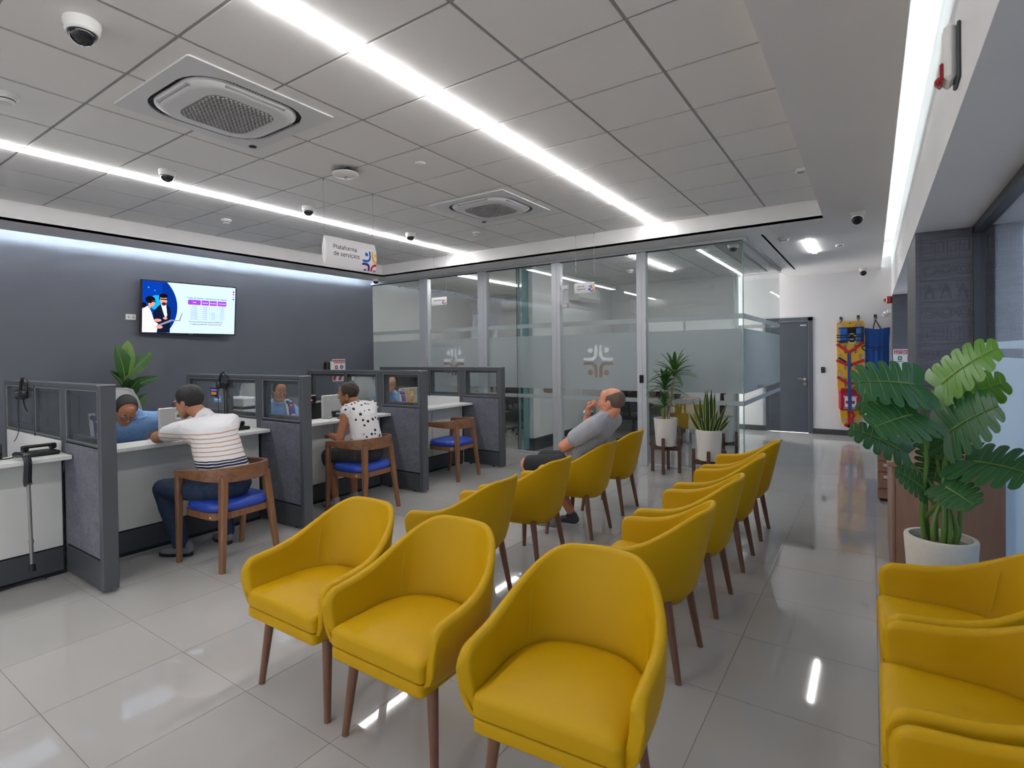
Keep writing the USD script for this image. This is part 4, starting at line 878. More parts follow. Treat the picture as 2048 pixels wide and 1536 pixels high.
def split_leaf(P, tip, nrm, width, droop=.12, lobes=6, seed=0, fold=.10):
    """A heart-shaped leaf cut into fingers on both sides."""
    P, x, y, z, L = frame(P, tip, nrm); rg = np.random.default_rng(seed); out = []
    W = lambda s: width / 2 * (1.0 if s < .25 else max(0.0, 1 - ((s - .25) / .75) ** 2.2) ** .6) * (1.0 if s > 0 else 1)
    mid = lambda s: P + y * L * s + z * L * droop * 2.2 * s * (1 - s)
    def surf(s, t, side):
        c = mid(max(0, s)); w = W(s); back = -.35 + .75 * s                      # fingers lean back near the stem, forward near the tip
        return c + x * side * w * t + y * (w * t * back * .8 + min(0, s) * L) - z * (w * (t ** 2) * droop * 1.4 - fold * w * t)
    for side in (-1, 1):
        for k in range(lobes):
            a, b = k / lobes, (k + 1) / lobes; g = .36 + .16 * rg.random(); t0 = .40 + .16 * rg.random(); V = []
            n = 7
            for t in np.linspace(0, 1, n):
                sh = 0 if t < t0 else g * ((t - t0) / (1 - t0)) ** .8 / lobes * .62
                rnd = (1 - t) ** .5 if t > .93 else 1
                for u in np.linspace(0, 1, 4):
                    s = a + sh / 2 + (b - a - sh) * u; e = t * (1 - .10 * (2 * u - 1) ** 2 * (t ** 3)); V.append(surf(s * .97, e, side))
            m = grid(V, n, 4); 
            if side < 0: m.invert()
            out.append(m)
        V = [surf(-.0 - .16 * u, t * (1 - .45 * u * u), side) - y * 0 for t in np.linspace(0, 1, 6) for u in np.linspace(0, 1, 4)]     # the ear beside the stem
        m = grid(V, 6, 4); out.append(m)
    rib = tube([mid(s) + z * .003 for s in np.linspace(0, .97, 10)], np.linspace(.006, .0015, 10), 6)
    veins = cat(*[tube([surf((k + .5) / lobes * .97, t, sd) + z * .0022 for t in np.linspace(0, .85, 6)], np.linspace(.0022, .0008, 6), 4) for sd in (-1, 1) for k in range(lobes)])
    return cat(*out), cat(rib, veins)
def pot(t, c, r0, r1, h, soil=SOIL, wall=.018):
    t.add('pot', lathe([(0, 0), (r0 * .94, 0), (r0, .012), (r1, h - .01), (r1 - .003, h), (r1 - wall, h), (r1 - wall - .002, h - .05), (0, h - .05)], c, 48), CERAM, smooth=40)
    t.add('soil', lathe([(0, h - .035), (r1 - wall, h - .038), (r1 - wall, h - .05)], c, 32), soil)
mo = T('potted_monstera', 'big white pot of split-leaf monstera in front of the brown desk', 'plant', base=(.285, 3.6, 0))
pot(mo, (.285, 3.6, 0), .115, .152, .585, SOILG, .022)
MON = [  # attach, tip, facing, width, material, seed
 ((.30, 3.62, 1.375), (.50, 3.50, 1.555), (-.45, -.75, .75), .24, 'monstera_new', 1), ((.175, 3.55, 1.365), (-.085, 3.45, 1.375), (.15, -.75, .80), .27, 'monstera', 2),
 ((.34, 3.72, 1.25), (.55, 3.66, 1.385), (-.35, -.8, .75), .24, 'monstera_new', 3), ((.32, 3.52, 1.14), (.485, 3.40, 1.285), (-.5, -.8, .5), .25, 'monstera', 4),
 ((.165, 3.48, 1.215), (.0, 3.36, 1.15), (.35, -.7, .75), .25, 'monstera', 5), ((.12, 3.62, 1.01), (-.11, 3.60, 1.115), (.35, -.55, .85), .20, 'monstera', 6),
 ((.14, 3.75, 1.20), (-.065, 3.78, 1.255), (.1, -.6, .8), .24, 'monstera', 7), ((.415, 3.58, .985), (.635, 3.42, .955), (-.1, -.55, .9), .27, 'monstera', 8),
 ((.21, 3.56, .83), (.095, 3.48, .925), (.5, -.7, .5), .12, 'monstera', 9), ((.30, 3.50, .86), (.40, 3.40, .80), (0, -.9, .5), .15, 'monstera', 10), ((.29, 3.70, 1.0), (.26, 3.62, .86), (.1, -1, .3), .16, 'deep', 11), ((.26, 3.66, 1.12), (.36, 3.60, 1.02), (.1, -1, .4), .2, 'deep', 12)]
for i, (a, b, n, w, mm, sd) in enumerate(MON):
    lf, vn = split_leaf(a, b, n, w * 1.28, .10, 6, sd); p = mo.add('leaf', lf, LV[mm], smooth=60); mo.add('vein', vn, VEINL if i in (0, 2) else VEIN, parent=p)
    bx_, by_ = .285 + .055 * math.cos(i * 2.4), 3.6 + .055 * math.sin(i * 2.4); a = np.array(a)
    mo.add('stem', tube(spline([(bx_, by_, .54), (bx_ + (a[0] - .285) * .1, by_ + (a[1] - 3.6) * .1, .54 + (a[2] - .54) * .45), (.285 + (a[0] - .285) * .55, 3.6 + (a[1] - 3.6) * .6, .54 + (a[2] - .54) * .8), tuple(a)], 16), np.linspace(.0125, .006, 16), 9), VEIN)
bp_ = T('potted_banana_plant', 'tall broad-leaved plant against the grey wall under the television', 'plant', base=(-7.5, 2.86, 0))
pot(bp_, (-7.5, 2.86, 0), .14, .17, .40)
oval = lambda s: max(.0, math.sin(PI * min(1, s ** .7)) ** .62)
for a, b, n, w, mm in [((-7.5, 2.84, 1.36), (-7.52, 2.90, 1.79), (.95, -.15, .1), .19, 'light'), ((-7.48, 2.84, 1.34), (-7.46, 2.74, 1.73), (.9, .35, .1), .24, 'mid'), ((-7.5, 2.87, 1.34), (-7.42, 3.13, 1.64), (.9, -.4, .3), .19, 'mid'),
                       ((-7.48, 2.84, 1.20), (-7.40, 2.655, 1.42), (.8, .4, .6), .15, 'deep'), ((-7.5, 2.88, 1.19), (-7.42, 3.21, 1.325), (.7, -.3, .8), .17, 'deep'), ((-7.48, 2.82, 1.17), (-7.3, 2.80, 1.33), (.9, 0, .5), .20, 'deep'), ((-7.48, 2.88, 1.16), (-7.3, 2.93, 1.31), (.9, 0, .5), .18, 'deep'), ((-7.47, 2.83, .95), (-7.36, 2.69, 1.20), (.8, .4, .3), .17, 'deep'), ((-7.5, 2.9, .9), (-7.4, 3.05, 1.12), (.8, -.3, .3), .16, 'deep')]:
    p = bp_.add('leaf', leaf_strip(a, b, n, w, .10, .22, 16, oval, 7), LV[mm], smooth=60)
    P_, x_, y_, z_, L_ = frame(a, b, n); bp_.add('vein', tube([P_ + y_ * L_ * s + z_ * (.10 * L_ * 4 * s * (1 - s) * .5 + .002) for s in np.linspace(0, .96, 9)], np.linspace(.005, .0015, 9), 6), VEINL, parent=p)
    bp_.add('stem', tube(spline([(-7.5, 2.86, .36), ((-7.5 + a[0]) / 2, (2.86 + a[1]) / 2, .36 + (a[2] - .36) * .6), a], 12), np.linspace(.012, .007, 12), 8), VEIN)
STANDW = wood('stand_walnut', (.075, .026, .016), (.12, .045, .026), 6, .4, 'z')
def plant_stand(label, c, r, ztop, zshelf, a0=.3, leg=.038):
    t = T('plant_stand', label, 'plant stand', base=(c[0], c[1], 0), rot=a0)
    for k in range(4):
        a = PI / 2 * k; x, y = (r + leg / 2) * math.cos(a), (r + leg / 2) * math.sin(a)
        q = bx(x - leg / 2, x + leg / 2, y - leg / 2, y + leg / 2, 0, ztop, .003); t.add('leg', q, STANDW, local=True)
    t.add('rail', cat(bx(-r, r, -.017, .017, zshelf - .06, zshelf, .003)), STANDW, local=True); t.add('rail', bx(-.017, .017, -r, r, zshelf - .06, zshelf - .001, .003), STANDW, local=True)
    return t
DC, SC, PC = (-2.195, 7.06), (-1.58, 6.72), (-1.78, 8.35)
plant_stand('walnut plant stand under the cane plant, by the office door frame', DC, .15, .46, .345, .12)
plant_stand('walnut plant stand under the snake plant', SC, .152, .40, .275, .2)
plant_stand('walnut plant stand inside the glass office corner', PC, .17, .40, .26, .3)
dr = T('potted_dracaena', 'white pot of cane plant with three tufts of strap leaves', 'plant', base=(*DC, .345)); pot(dr, (*DC, .345), .122, .148, .36)
def tuft(t, c, n, L, seed, mm, zup=.55, w=.042, part='leaf'):
    rg = np.random.default_rng(seed)
    for k in range(n):
        a = 2.399 * k + rg.random() * .5; e = (k + .5) / n; up = 1.25 - 1.15 * e + .12 * rg.random(); l = L * (.8 + .3 * rg.random())
        o = np.array(c) + [0, 0, .08 * (1 - e)]; d = np.array([math.cos(a) * math.cos(up), math.sin(a) * math.cos(up), math.sin(up)])
        s = np.linspace(0, 1, 10); pts = o + np.outer(s * l, d) + np.outer(-(s ** 2) * l * (.22 + .25 * e), [0, 0, 1]); side = np.cross(d, [0, 0, 1]); side /= np.linalg.norm(side); V = []
        for i, q in enumerate(s):
            ww = w / 2 * max(.04, math.sin(PI * min(1, .12 + q * .88)) ** .7); nn = np.cross(side, d)
            for u in (-1, 0, 1): V.append(pts[i] + side * ww * u + nn * abs(u) * ww * .35)
        t.add(part, grid(V, 10, 3), LV[mm if k % 3 else 'light'], smooth=70)
dr.add('cane', tube(spline([(DC[0] + .035, DC[1], .68), (DC[0] + .06, DC[1] + .02, .9), (DC[0] + .11, DC[1], 1.22)], 12), np.linspace(.016, .011, 12), 8), CANE)
dr.add('cane', tube(spline([(DC[0] - .03, DC[1], .68), (DC[0] - .02, DC[1], .85), (DC[0] - .005, DC[1], 1.06)], 10), np.linspace(.016, .011, 10), 8), CANE)
dr.add('cane', tube([(DC[0], DC[1] - .03, .68), (DC[0] + .0, DC[1] - .03, .84)], .013, 8), VEIN)
tuft(dr, (DC[0] + .12, DC[1], 1.24), 24, .38, 3, 'mid', w=.052); tuft(dr, (DC[0] - .005, DC[1], 1.06), 22, .33, 4, 'mid', w=.050); tuft(dr, (DC[0], DC[1] - .03, .83), 16, .27, 5, 'mid', w=.044)
sn = T('potted_snake_plant', 'white pot of upright yellow-edged snake plant', 'plant', base=(*SC, .275)); pot(sn, (*SC, .275), .128, .145, .36)
rg = np.random.default_rng(8)
for k in range(17):
    a = 2.4 * k; r = .02 + .085 * math.sqrt(k / 17); o = np.array([SC[0] + r * math.cos(a), SC[1] + r * math.sin(a), .59]); h = (.52, .50, .52, .47, .42)[k] if k < 5 else .14 + .28 * rg.random()
    tip = o + [r * math.cos(a) * (.6 if k < 5 else 1.6), r * math.sin(a) * .8, h]; nr = (.3 * math.cos(a * 3), -1, .05)
    pr = lambda s: (.75 + .25 * math.sin(PI * s)) * (1 if s < .62 else max(0, 1 - ((s - .62) / .38) ** 1.6))
    w = .058 if k < 5 else .04
    p = sn.add('leaf', leaf_strip(o, tip, nr, w * .78, 0, .3, 12, pr, 5), LV['snake'], smooth=60)
    P_, x_, y_, z_, L_ = frame(o, tip, nr); ed = []
    for sd in (-1, 1):
        V = []
        for s in np.linspace(0, 1, 12):
            ww = max(.001, pr(s) * w / 2)
            for q in (.74, 1.0): V.append(P_ + y_ * L_ * s + x_ * ww * q * sd + z_ * (q * ww * .3 + .0015))
        ed.append(grid(V, 12, 2))
    sn.add('leaf_edge', cat(*ed), SNAKE_E, parent=p, smooth=60)
pa = T('potted_palm', 'pale pot of feathery palm inside the glass office corner', 'plant', base=(*PC, .26)); pot(pa, (*PC, .26), .15, .17, .36)
pa.add('trunk', tube([(PC[0], PC[1], .58), (PC[0] + .005, PC[1], .80), (PC[0] + .0, PC[1], .95)], [.03, .035, .02], 8), mat('palm_trunk', (.05, .035, .03), .8))
rg = np.random.default_rng(21)
for k in range(11):
    a = 2.399 * k + .4; el = .35 + .9 * rg.random(); L_ = .55 + .2 * rg.random(); s = np.linspace(0, 1, 14); d = np.array([math.cos(a) * math.cos(el), math.sin(a) * math.cos(el), math.sin(el)])
    pts = np.array([PC[0], PC[1], .92]) + np.outer(s * L_, d) - np.outer(s ** 2 * L_ * .3, [0, 0, 1]); side = np.cross(d, [0, 0, 1]); side /= np.linalg.norm(side); out = [tube(pts, np.linspace(.006, .002, 14), 5)]
    for i in range(3, 14):
        for sd in (-1, 1):
            l = .16 * math.sin(PI * (i / 14) ** .8) + .03; q = pts[i] + side * sd * l + d * l * .5; out.append(leaf_strip(pts[i], q, np.cross(side, d), .016, 0, .1, 5, lambda s: max(.05, math.sin(PI * min(1, .1 + s * .9))), 3))
    pa.add('frond', cat(*out), LV['palm'], smooth=60)

# =========================== RESCUE EQUIPMENT ON THE BACK WALL ========================================
BX = lambda X: -.522 + (X / 6 + 1660 - 1674) * .00755
BZ_ = lambda Y: 2.076 - (Y / 6 + 620 - 643) * .00907
YB1 = YB - .03
def wallpoly(pts, d, y): return place(extrude(Polygon([(BX(a), BZ_(b)) for a, b in pts]).buffer(0), d), (0, y, 0), (1, 0, 0), (0, 0, 1))
BOARD = mat('board_yellow', srgb(214, 158, 14), .38); RED = mat('strap_red', srgb(178, 30, 48), .65); NAVY = mat('strap_blue', srgb(30, 66, 130), .65); BLACKW = mat('webbing_black', (.012, .012, .015), .7)
rb = T('rescue_board', 'yellow rescue board with red straps hung on the back wall', 'rescue board', base=(BX(245), YB, BZ_(1400)))
out_ = Polygon([(BX(85), BZ_(160)), (BX(100), BZ_(138)), (BX(395), BZ_(135)), (BX(413), BZ_(160)), (BX(415), BZ_(900)), (BX(400), BZ_(1150)), (BX(365), BZ_(1350)), (BX(330), BZ_(1385)), (BX(170), BZ_(1385)), (BX(135), BZ_(1350)), (BX(100), BZ_(1000)), (BX(90), BZ_(900))]).buffer(.012).buffer(-.012)
holes = [rrect(.10, .065, .03, BX(140), BZ_(185)), rrect(.10, .065, .03, BX(350), BZ_(185)), circ(BX(243), BZ_(162), .012)]
for X, Y, w, h in ((128, 560, .05, .10), (372, 560, .05, .10), (128, 765, .05, .11), (372, 765, .05, .11), (188, 470, .032, .15), (308, 470, .032, .15), (188, 670, .032, .15), (310, 670, .032, .15), (190, 870, .032, .15), (308, 870, .032, .15), (130, 985, .05, .1), (376, 985, .05, .1), (185, 1320, .09, .075), (330, 1320, .09, .075), (155, 1180, .05, .09), (372, 1150, .05, .1)): holes.append(rrect(w, h, min(w, h) / 2 - .001, BX(X), BZ_(Y)))
rb.add('board', place(extrude(out_.difference(unary_union(holes)), .045), (0, YB - .012, 0), (1, 0, 0), (0, 0, 1)), BOARD, smooth=False)
def strap(pts, w=.045, y=YB - .062, m_=RED, name='strap'):
    g = LineString([(BX(a), BZ_(b)) for a, b in pts]).buffer(w / 2, cap_style=2, join_style=2); rb.add(name, place(extrude(g, .004), (0, y, 0), (1, 0, 0), (0, 0, 1)), m_, smooth=False)
strap([(85, 405), (235, 510), (412, 385)], .05); strap([(80, 600), (235, 665), (415, 600)], .052); strap([(90, 800), (215, 885), (290, 872), (410, 860)], .05); strap([(230, 1210), (232, 1400)], .05); strap([(262, 1215), (290, 1260), (266, 1300), (268, 1410)], .036); strap([(175, 1375), (250, 1400)], .06); strap([(305, 1385), (355, 1375)], .06)
strap([(236, 515), (242, 1195)], .055, YB - .19, NAVY, 'long_strap'); strap([(105, 570), (200, 625)], .03, YB - .058, BLACKW); strap([(256, 640), (256, 678)], .03, YB - .068, BLACKW, 'buckle')
hi_ = T('head_immobiliser', 'blue and black head blocks strapped to the top of the rescue board', 'head support', base=(BX(250), YB - .06, BZ_(400)))
hi_.add('base_pad', wallpoly([(110, 210), (405, 205), (405, 380), (110, 395)], .02, YB - .06), BLACKW); 
for a, b in ((115, 222), (322, 392)): hi_.add('head_block', bx(BX(a), BX(b), YB - .17, YB - .08, BZ_(385), BZ_(220), .02), mat('block_blue', srgb(26, 84, 160), .6))
ov = affinity.scale(Point(BX(268), BZ_(345)).buffer(1), .068, .085); hi_.add('ring', place(extrude(affinity.scale(ov, 1.15, 1.15).difference(affinity.scale(ov, .78, .78)), .01), (0, YB - .084, 0), (1, 0, 0), (0, 0, 1)), mat('foam_cream', (.62, .60, .50), .7), smooth=False)
hi_.add('chin_pad', wallpoly([(228, 345), (300, 345), (268, 375)], .012, YB - .09), mat('foam_cream'))
for Y in (300, 325, 368): hi_.add('strap', wallpoly([(85, Y), (412, Y - 10), (412, Y + 2), (85, Y + 12)], .004, YB - .175), BLACKW)
fa = T('first_aid_bag', 'red first aid bag with white emblem tied to the rescue board', 'first aid bag', base=(BX(235), YB - .06, BZ_(1195)))
fa.add('bag', bx(BX(105), BX(385), YB - .18, YB - .064, BZ_(1195), BZ_(945), .035), mat('bag_red', srgb(164, 26, 44), .7, bump=(30, .004))); fa.add('flap', bx(BX(120), BX(380), YB - .172, YB - .07, BZ_(970), BZ_(935), .02), mat('bag_red')); fa.add('zip', tube(spline([(BX(120), YB - .181, BZ_(985)), (BX(240), YB - .184, BZ_(965)), (BX(375), YB - .181, BZ_(975))], 14), .003, 5), BLACKW)
fa.add('handle', tube(spline([(BX(265), YB - .12, BZ_(945)), (BX(300), YB - .13, BZ_(922)), (BX(345), YB - .12, BZ_(940))], 12), .008, 6), BLACKW)
fa.add('emblem', wallpoly([(180, 1038), (318, 1038), (318, 1158), (180, 1158)], .002, YB - .1805), SGN_W, smooth=False); fa.add('emblem_bar', wallpoly([(192, 1082), (300, 1082), (300, 1115), (192, 1115)], .0015, YB - .183), SGN_R, smooth=False)
for s_, Y, h in (('Botiquín Médico', 1040, .028), ('Primeros Auxilios', 1178, .02)):
    k = to_tm(meshkit.text_mesh(s_, h, .0012, True)); k.apply_scale([.205 / k.extents[0], 1, 1]); fa.add('lettering', place(mv(k, BX(166), BZ_(Y), 0), (0, YB - .1805, 0), (1, 0, 0), (0, 0, 1)), SGN_W, smooth=False)
for i, (X, Y) in enumerate(((135, 105), (342, 95), (540, 95))):
    hk = T('wall_hook', ('black wall hook over the left corner of the rescue board', 'black wall hook over the right corner of the rescue board', 'black wall hook from which the blue bag hangs')[i], 'hook', base=(BX(X), YB, BZ_(Y)))
    hk.add('plate', bx(BX(X) - .022, BX(X) + .022, YB - .01, YB, BZ_(Y + 25), BZ_(Y - 28), .006), BLK); hk.add('hook', tube(spline([(BX(X), YB - .01, BZ_(Y - 5)), (BX(X), YB - .05, BZ_(Y + 15)), (BX(X), YB - .075, BZ_(Y + 40)), (BX(X), YB - .09, BZ_(Y + 18))], 14), .007, 8), BLK); hk.add('tip', ball((BX(X), YB - .09, BZ_(Y + 18)), .011, 2), mat('chrome'))
bg = T('splint_bag', 'blue cloth bag hanging by black loops beside the rescue board', 'bag', base=(BX(560), YB, BZ_(1000)))
V = []; nz, nxx = 26, 22
for i in range(nz):
    q = i / (nz - 1); z = BZ_(232 + 770 * q); x0, x1 = BX(415 + 22 * math.sin(q * 3) + 8 * q), BX(707 - 18 * math.sin(q * 3.2)); 
    for j in range(nxx):
        u = j / (nxx - 1); V.append((x0 + (x1 - x0) * u, YB - .012 - .05 * math.sin(PI * u) ** .5 * (.35 + .65 * q) - .008 * math.sin(u * 26 + 3 * q) * (1 - abs(2 * q - 1)) - .004 * math.sin(11 * q), z + .012 * math.cos(2 * PI * u) * (1 - q) ** 3))
bg.add('cloth', grid(V, nz, nxx), mat('bag_blue', srgb(24, 74, 150), .75), smooth=80)
bg.add('back', bx(BX(425), BX(695), YB - .012, YB - .004, BZ_(1000), BZ_(240)), mat('bag_blue'))
for X in (518, 600): bg.add('loop', tube(spline([(BX(X), YB - .02, BZ_(235)), (BX(540 + (X - 540) * .5), YB - .06, BZ_(180)), (BX(540), YB - .075, BZ_(135))], 12), .008, 6), BLACKW)
for s_, Y, h, w in (('FÉRULAS RÍGIDAS', 462, .030, .29), ('ADULTO', 492, .026, .13)):
    k = to_tm(meshkit.text_mesh(s_, h, .001, True)); k.apply_scale([w / k.extents[0], 1, 1]); bg.add('lettering', place(mv(k, BX(560) - w / 2, BZ_(Y), 0), (0, YB - .068, 0), (1, 0, 0), (0, 0, 1)), INK, smooth=False)
bg.add('side_loop', tube(spline([(BX(432), YB - .05, BZ_(425)), (BX(385), YB - .07, BZ_(450)), (BX(432), YB - .05, BZ_(492))], 14), .009, 6), BLACKW)

# =========================== DESK ITEMS ================================================================
LAPG = mat('laptop_lid_grey', (.52, .52, .51), .35, metallic=.2); PAPER = mat('paper_white', (.72, .72, .72), .6); PURP = mat('print_purple', srgb(96, 60, 150), .5); PURD = mat('print_violet', srgb(60, 40, 130), .5); ORNG = mat('print_orange', srgb(236, 150, 40), .5); YLW = mat('print_yellow', srgb(232, 170, 20), .5)
def screen_back(label, x, y0, y1, z0, z1, sticker=None):
    t = T('computer_screen', label, 'monitor', base=(x, (y0 + y1) / 2, .73))
    t.add('housing', bx(x - .03, x, y0, y1, z0, z1, .008), LAPG); t.add('display', bx(x - .032, x - .0295, y0 + .012, y1 - .012, z0 + .02, z1 - .012), DOME, smooth=False)
    t.add('stand', cat(bx(x - .03, x - .01, (y0 + y1) / 2 - .05, (y0 + y1) / 2 + .05, .735, z0 + .05), bx(x - .12, x + .05, (y0 + y1) / 2 - .11, (y0 + y1) / 2 + .11, .73, .742, .004)), LAPG)
    if sticker == 'web':
        t.add('sticker', bx(x, x + .001, y0 + .14, y0 + .30, 1.0, 1.065), PAPER, smooth=False)
        for k, c in enumerate((SGN_G, PURP, SGN_R)): t.add('sticker_print', bx(x + .001, x + .0015, y0 + .15 + .045 * k, y0 + .185 + .045 * k, 1.015, 1.04), c, smooth=False)
        t.add('sticker_line', bx(x + .001, x + .0015, y0 + .15, y0 + .24, 1.045, 1.05), SGN_G, smooth=False)
    if sticker == 'dot': t.add('sticker', place(extrude(circ(0, 0, .014), .001), (x, y0 + .08, z1 - .05), (0, 1, 0), (0, 0, 1)), mat('sticker_lime', (.6, .62, .1), .5), smooth=False)
    if sticker == 'flyer':
        t.add('flyer', bx(x, x + .001, 5.50, 5.645, .90, 1.075), YLW, smooth=False); P_ = lambda g, d=.0015: place(extrude(g, .0006), (x + d - .0005, 0, 0), (0, 1, 0), (0, 0, 1))
        t.add('flyer_print', P_(unary_union([circ(5.535, 1.045, .018), circ(5.60, 1.035, .026), sbox(5.57, .99, 5.63, 1.03)])), PAPER, smooth=False); t.add('flyer_band', P_(sbox(5.505, .955, 5.64, .975)), SGN_R, smooth=False); t.add('flyer_text', P_(sbox(5.515, .96, 5.62, .97), .0022), PAPER, smooth=False); t.add('flyer_lines', P_(unary_union([sbox(5.51, .93, 5.56, .935), sbox(5.51, .918, 5.56, .922), circ(5.60, .93, .014)])), INK, smooth=False)
    return t
screen_back('grey computer back beside the head of the man in the striped polo', -5.2, 2.24, 2.62, .84, 1.11, 'web')
screen_back('grey computer back beside the head of the woman in polka dots', -5.2, 4.0, 4.36, .84, 1.105, 'dot')
screen_back('grey computer back carrying a yellow flyer at the third counter', -5.3, 5.36, 5.83, .82, 1.11, 'flyer')
def brochure(label, x, y, z, full=True):
    t = T('brochure_holder', label, 'brochure holder', base=(x, y, z)); tl = lambda m: rot(m, [0, 1, 0], -.22)
    t.add('stand', cat(tl(bx(-.004, 0, -.055, .055, 0, .26)), bx(-.09, .02, -.055, .055, 0, .004)), pane('acrylic', (.9, .93, .93)), local=True, smooth=False)
    t.add('card', tl(bx(.001, .004, -.045, .0, .02, .25)), PAPER, local=True, smooth=False); t.add('card_icon', tl(mv(place(extrude(circ(0, 0, .02), .001), (0, 0, 0), (0, 1, 0), (0, 0, 1)), .0045, -.02, .215)), INK, local=True, smooth=False)
    t.add('leaflet', tl(bx(.006, .010, -.02, .05, .02, .215)), PURP, local=True, smooth=False); t.add('leaflet_title', tl(bx(.0101, .0108, -.005, .03, .17, .19)), ORNG, local=True, smooth=False); t.add('leaflet_picture', tl(bx(.0101, .0108, -.005, .045, .03, .09)), PAPER, local=True, smooth=False); t.add('leaflet_tint', tl(bx(.0101, .0106, -.018, .0, .03, .205)), PURD, local=True, smooth=False)
    return t
brochure('leaflet stand behind the pane of the nearest divider', -5.02, 1.71, .88 if False else .73 + .15); brochure('leaflet stand before the face of the clerk with bound hair', -4.86, 3.36, .881); brochure('leaflet stand beside the clerk in round glasses', -4.87, 5.0, .881)
pr_ = T('printer', 'white boxy printer seen through the panes of the second divider', 'printer', base=(-5.85, 3.4, .74)); pr_.add('body', bx(-6.04, -5.65, 3.3, 3.49, .74, .93, .01), WPL2); pr_.add('slot', bx(-6.045, -5.645, 3.295, 3.49, .985, 1.01), BLK); pr_.add('upper', bx(-6.05, -5.64, 3.29, 3.50, 1.012, 1.11, .012), WPL2); pr_.add('deck', bx(-6.05, -5.64, 3.29, 3.50, .93, .985, .008), WPL2); pr_.add('leaflet', bx(-5.99, -5.89, 3.285, 3.289, .90, 1.0), PURP)
ps_ = T('printer_stand', 'white stand under the printer beside the second divider', 'stand', base=(-5.85, 3.5, 0)); ps_.add('top', bx(-6.06, -5.63, 3.27, 3.52, .72, .739, .003), WHITEL)
for a in (-6.05, -5.66):
    for b in (3.28, 3.48): ps_.add('leg', bx(a, a + .03, b, b + .03, 0, .72), WHITEL)
def pinned(label, x0, x1, z0, z1, m_, m2):
    t = T('pinned_card', label, 'card', base=((x0 + x1) / 2, 2.985, z0)); y = DIV_Y[1] + .0135
    t.add('sheet', bx(x0, x1, y - .001, y - .0002, z0, z1), m_, smooth=False); t.add('print', cat(bx(x0 + .02, x1 - .03, y - .0016, y - .001, z0 + .02, z0 + .05)), m2, smooth=False); t.add('print_line', bx(x0 + .02, x1 - .02, y - .0016, y - .001, z1 - .03, z1 - .02), PAPER, smooth=False)
pinned('purple card stuck on the pane behind the striped polo man', -5.73, -5.58, 1.15, 1.245, PURD, ORNG); pinned('pale blue card stuck on the pane below the purple card', -5.66, -5.51, 1.095, 1.165, mat('print_sky', srgb(110, 160, 220), .5), PAPER)
def headset(label, x, y0, z, y1=None):
    """Hangs over the top rail of a divider: band over the rail, cups on the near side."""
    t = T('headset', label, 'headset', base=(x, y0, z)); a = np.linspace(0, PI, 15); R = .075
    pts = [(x + R * math.cos(q), y0 - .012, z - .10 + (R * 1.45) * math.sin(q)) for q in a]; t.add('headband', tube(pts, .011, 8), BLK)
    for s in (-1, 1): t.add('ear_cup', lathe([(0, -.022), (.034, -.02), (.04, 0), (.034, .02), (0, .022)], (0, 0, 0), 20).apply_transform(trimesh.transformations.concatenate_matrices(trimesh.transformations.translation_matrix((x + s * .06, y0 - .03, z - .125)), trimesh.transformations.rotation_matrix(PI / 2, [1, .25 * s, 0]))), BLK)
    t.add('microphone', tube(spline([(x + .07, y0 - .03, z - .14), (x + .10, y0 - .035, z - .20), (x + .15, y0 - .03, z - .25)], 12), .005, 6), BLK)
    t.add('cord', tube(spline([(x - .06, y0 - .03, z - .16), (x - .07, y0 - .03, z - .30), (x - .08, y0 - .035, z - .45), (x - .12, y0 - .05, z - .51)], 20), .003, 5), BLK)
headset('black headset hung on the nearest divider at the left edge', -5.63, DIV_Y[0], 1.40); headset('black headset hung on the second divider above the striped polo man', -5.42, DIV_Y[1], 1.40)
wk = T('walking_stick', 'walking stick with black grip and steel shaft hooked over the left counter', 'walking stick', base=(-4.61, 1.165, .1))
wk.add('shaft', cat(rod((-4.605, 1.165, .78), (-4.640, 1.185, .16), .011), rod((-4.632, 1.18, .34), (-4.633, 1.181, .32), .0145)), mat('steel_brushed', (.36, .35, .34), .35, metallic=.9)); wk.add('grip', cat(tube(spline([(-4.76, 1.14, .912), (-4.68, 1.15, .918), (-4.615, 1.162, .905), (-4.60, 1.164, .84), (-4.604, 1.165, .72)], 24), np.linspace(.020, .024, 24), 10)), BLK); wk.add('ferrule', rod((-4.6395, 1.184, .18), (-4.6425, 1.1865, .13), .017, .020), BLK)
wb_ = T('water_bottle', 'black lidded flask standing on the left counter', 'bottle', base=(-4.87, 1.06, .88)); wb_.add('body', lathe([(0, 0), (.036, 0), (.038, .01), (.038, .09), (.03, .105), (0, .105)], (-4.87, 1.06, .88)), BLK); wb_.add('lid', lathe([(0, .10), (.03, .10), (.03, .135), (.02, .142), (0, .142)], (-4.87, 1.06, .88)), DKG); wb_.add('loop', tube([(-4.86 + .032, 1.06 + .028 * math.sin(q), .95 + .03 * math.cos(q)) for q in np.linspace(0, 2 * PI, 18)] if False else [(-4.86 + .03 + .03 * math.sin(q), 1.07, .955 + .028 * math.cos(q)) for q in np.linspace(0, PI, 12)], .006, 6), BLK)
def phone(label, x, y, z):
    t = T('desk_phone', label, 'telephone', base=(x, y, z)); t.add('base', bx(x - .08, x + .08, y - .09, y + .09, z, z + .03, .01), BLK); t.add('handset', cat(bx(x - .075, x - .03, y - .1, y + .1, z + .05, z + .07, .008), bx(x - .075, x - .03, y - .1, y - .06, z + .03, z + .06, .008), bx(x - .075, x - .03, y + .06, y + .1, z + .03, z + .06, .008)), BLK); t.add('cord', tube(spline([(x - .05, y - .1, z + .03), (x, y - .14, z + .01), (x + .03, y - .2, z + .006), (x - .02, y - .26, z + .006)], 18), .004, 5), BLK)
